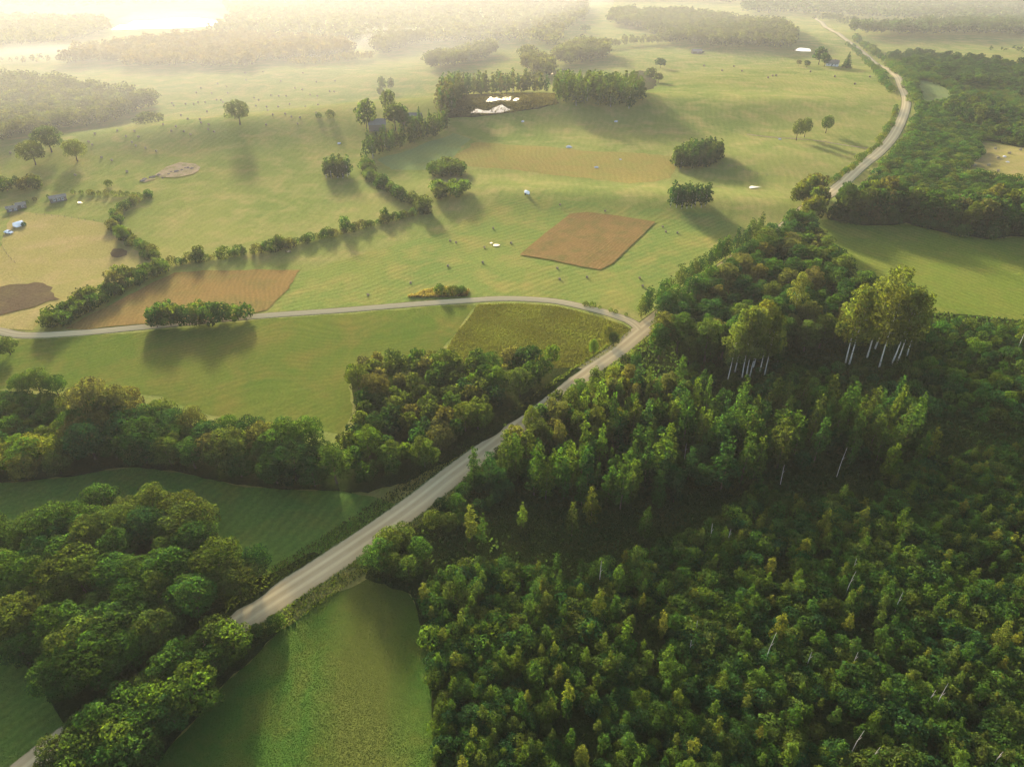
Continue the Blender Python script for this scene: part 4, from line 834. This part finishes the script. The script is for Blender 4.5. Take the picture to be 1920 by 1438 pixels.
house('shed',41,390,4.5,3.2,2.0,.9,35,'timber','grey_roof','right one of two low grey sheds by the short hedge','shed',1,True,False,.3)
house('house',485,104,20,10,5.5,4.5,5,'white','blue_roof','pale bluish far house in front of the hazy wood','house',4)
house('house',594,106,16,9,3,3,-8,'wall','grey_roof','low pale far house right of the bluish one','house',3)
house('house',1408,9,26,11,7,4,0,'white','grey_roof','white house at the top edge among far woods','house',3)
house('house',1524,16,18,11,5,4,10,'wall','grey_roof','tiny pale house beyond the end of the road','house',3)
house('shed',1306,101,12,7,3,2.2,4,'timber','grey_roof','dark little shed by the small shining pond','shed',1,True,False)
def wheel(parent, x, y, r_=.33, w=.2):
    b = MB(); b.tube([(x-w/2,y,r_),(x+w/2,y,r_)],[r_,r_],14); t = b.build('wheel', M['rubber'], parent)
    b = MB(); b.tube([(x-w/2-.01,y,r_),(x+w/2+.01,y,r_)],[r_*.55,r_*.55],10); b.build('rim', M['steel'], t)
def car(u, v, rz, label):
    e = empty('parked_car', P3(u, v), R(rz)); e.location.z += .05; tag(e, label, 'car')
    pr = [(-2.1,.35),(-2.15,.8),(-1.9,.95),(-1.2,1.0),(-.7,1.48),(1.1,1.5),(1.75,1.05),(2.1,.95),(2.15,.4)]
    b = MB(); n = len(pr); wz = lambda z: .86 if z < 1.1 else .68
    b.add([(-wz(z),y,z) for y,z in pr]+[(wz(z),y,z) for y,z in pr], [tuple(range(n)), tuple(range(2*n-1,n-1,-1))]+[(i,i+n,(i+1)%n+n,(i+1)%n) for i in range(n)]); b.build('body', M['white'], e)
    for s_ in (-1,1):
        b = MB(); b.add([(s_*.83,-1.05,1.06),(s_*.83,1.5,1.08),(s_*.71,1.05,1.42),(s_*.71,-.65,1.41)],[(0,1,2,3)]); b.build('side_window', M['glass'], e)
        for y in (-1.35, 1.3): wheel(e, s_*.78, y)
        b = MB(); b.box(s_*.62-.15,s_*.62+.15,-2.19,-2.12,.68,.8); b.build('headlight', M['glass'], e)
    b = MB(); b.add([(-.8,-1.18,1.03),(.8,-1.18,1.03),(.66,-.74,1.45),(-.66,-.74,1.45)],[(0,1,2,3)]); b.build('windscreen', M['glass'], e)
car(17,438,70,'small pale parked car by the left edge of the tan field')
# rounded white tunnel shelter
e = empty('polytunnel', P3(36,424), R(60)); tag(e, 'white round-topped shelter at the left edge of the tan field', 'shelter')
b = MB(); n = 12; Lh = 2.1
v_ = [(x, 1.7*math.cos(math.pi*k/n), 2.3*math.sin(math.pi*k/n)) for x in (-Lh, Lh) for k in range(n+1)]
b.add(v_, [(k,k+1,n+2+k,n+1+k) for k in range(n)]+[tuple(range(n+1))[::-1], tuple(range(n+1,2*n+2))]); b.build('cover', M['white'], e, True)
b = MB(); b.box(Lh+.01,Lh+.07,-.5,.5,0,1.8); b.build('door', M['timber'], e)
x, y = G(46, 425); grow('shrub','bush',x,y,2.4,(*DARK,1),'dark little bush beside the white round-topped shelter','bush',None,.8,0,1,0)
# water trailer on the meadow
e = empty('water_trailer', P3(988,366), R(35)); tag(e, 'grey-white tank trailer standing alone on the open meadow', 'trailer')
b = MB(); b.tube([(0,-1.5,1.55),(0,-1.45,1.55),(0,1.45,1.55),(0,1.5,1.55)],[.6,.85,.85,.6],18); b.build('tank', M['white'], e, True)
b = MB(); b.box(-.5,.5,-1.6,1.6,.6,.72); b.tube([(-.4,-1.6,.66),(0,-3.1,.6)],[.06,.06],6); b.tube([(.4,-1.6,.66),(0,-3.1,.6)],[.06,.06],6); b.build('frame', M['steel'], e)
for s_ in (-1,1): wheel(e, s_*.95, .2, .5, .28)
# post-and-wire fence of the paddock
def fence(line, label, d=4.0):
    c = catmull(GP(line), 8); e = empty('wire_fence', (c[0][0], c[0][1], float(H(*c[0])))); tag(e, label, 'fence'); o = Vector(e.location); acc = d; tops = []
    for a, b_ in zip(c[:-1], c[1:]):
        acc += np.hypot(*(b_-a))
        if acc >= d:
            acc = 0; p = Vector((b_[0], b_[1], float(H(*b_)))) - o; q = MB(); q.tube([p+Vector((0,0,-.2)), p+Vector((0,0,1.25))],[.07,.06],5); q.build('post', M['timber'], e); tops.append(p)
    q = MB()
    for z in (.5, 1.0): q.tube([p+Vector((0,0,z)) for p in tops],[.012]*len(tops),3)
    q.build('wire', M['steel'], e)
fence([(65,404),(110,407),(160,414),(200,417),(214,416)], 'post and wire fence along the front of the small paddock')
fence([(1352,308),(1385,318),(1420,327),(1465,333)], 'thin fence line running right from the upper dark thicket')
fence([(0,455),(15,480),(32,497)], 'short fence at the left edge of the tan field')

# ------------------------------------------------------------------ haze, sun, sky, camera
hz = MB(); E = 6300; hz.box(-E, E, -E, E, ZMIN - 1, CAM_H + 6)
k = NT('morning_haze'); pv = k.n('ShaderNodeVolumePrincipled')
pv.inputs['Color'].default_value = (.40, .43, .47, 1); pv.inputs['Density'].default_value = HAZE_DENSITY; pv.inputs['Anisotropy'].default_value = HAZE_ANISO
k.l(pv.outputs[0], k.out.inputs['Volume'])
tag(hz.build('haze', k.m), 'golden morning haze', kind='stuff')
def mist(poly, z0, z1, dens, label, aniso=.2, shrink=.0, col=(.31,.32,.33)):
    P = np.array(GP(poly)); c = P.mean(0); n = len(P); b = MB(); T = c + (P - c) * (1 - shrink)
    zz = float(np.mean(H(P[:,0], P[:,1])))
    b.add([(x, y, min(z0, 0) + zz - 6) for x, y in P] + [(x, y, zz + z1) for x, y in T], [tuple(range(n))[::-1], tuple(range(n, 2*n))] + [(i, (i+1) % n, n+(i+1) % n, n+i) for i in range(n)])
    k = NT('ground_mist'); v = k.n('ShaderNodeVolumePrincipled'); v.inputs['Color'].default_value = (*col, 1)
    v.inputs['Density'].default_value = dens; v.inputs['Anisotropy'].default_value = aniso; k.l(v.outputs[0], k.out.inputs['Volume'])
    o = b.build('mist_bank', k.m); import bmesh
    bm = bmesh.new(); bm.from_mesh(o.data); bmesh.ops.recalc_face_normals(bm, faces=bm.faces); bm.to_mesh(o.data); bm.free()
    return tag(o, label, kind='stuff')
mist([(-500,360),(300,340),(700,270),(1000,190),(1500,130),(2300,110),(2300,-60),(-800,-60)], 0, 60, .00032, 'thin mist lying over the far half of the land')
mist([(-500,340),(300,290),(700,210),(1000,90),(1150,20),(1150,-60),(-800,-60)], 0, 40, .00062, 'golden mist lying over the far left valley')
for q_, d_, h_, l_ in (([(-60,128),(60,124),(180,124),(300,118),(300,108),(140,96),(90,92),(-60,98)], .0022, 14, 'low white mist on the field behind the left wood'),
                       ([(640,104),(700,98),(800,90),(850,78),(820,66),(720,62),(640,66)], .0026, 14, 'low white mist behind the clump of trees'),
                       ([(180,66),(260,62),(420,58),(480,44),(420,30),(320,24),(200,36)], .0009, 16, 'low white mist over the far lake')):
    mist(q_, 0, h_, d_, l_, .1, .45, (.60,.60,.59))
sd = Vector((math.sin(SUN_AZ)*math.cos(SUN_EL), math.cos(SUN_AZ)*math.cos(SUN_EL), math.sin(SUN_EL)))
sl = bpy.data.lights.new('sun', 'SUN'); sl.energy = SUN_STRENGTH; sl.angle = R(5); sl.color = (1, .86, .63)
so = link(bpy.data.objects.new('sun', sl)); so.rotation_euler = sd.to_track_quat('Z', 'Y').to_euler(); so.location = sd * 400
w = bpy.data.worlds.new('World'); S.world = w; w.use_nodes = True; nt = w.node_tree
sky = nt.nodes.new('ShaderNodeTexSky'); sky.sky_type = 'NISHITA'; sky.sun_disc = False; sky.dust_density = 5.0; sky.ozone_density = .6; sky.sun_elevation = SUN_EL; sky.sun_rotation = SUN_AZ
bg = nt.nodes['Background']; bg.inputs[1].default_value = SKY_STRENGTH; nt.links.new(sky.outputs[0], bg.inputs[0])
cd = bpy.data.cameras.new('camera'); cd.lens = 24; cd.sensor_width = 36; cd.clip_start = .5; cd.clip_end = 20000
co = link(bpy.data.objects.new('camera', cd)); co.location = (0, 0, CAM_H); co.rotation_euler = (math.pi/2 - PITCH, 0, 0); S.camera = co
S.view_settings.view_transform = 'Standard'; S.view_settings.look = 'None'; S.view_settings.exposure = EXPOSURE; S.view_settings.gamma = 1
S.render.engine = 'CYCLES'; cy = S.cycles
cy.max_bounces = 4; cy.diffuse_bounces = 2; cy.glossy_bounces = 2; cy.transmission_bounces = 2; cy.volume_bounces = 0; cy.transparent_max_bounces = 8
cy.use_denoising = True; cy.caustics_reflective = False; cy.caustics_refractive = False
print('shrub pts', len(sp), len(sp2), len(sp3), len(sp4))
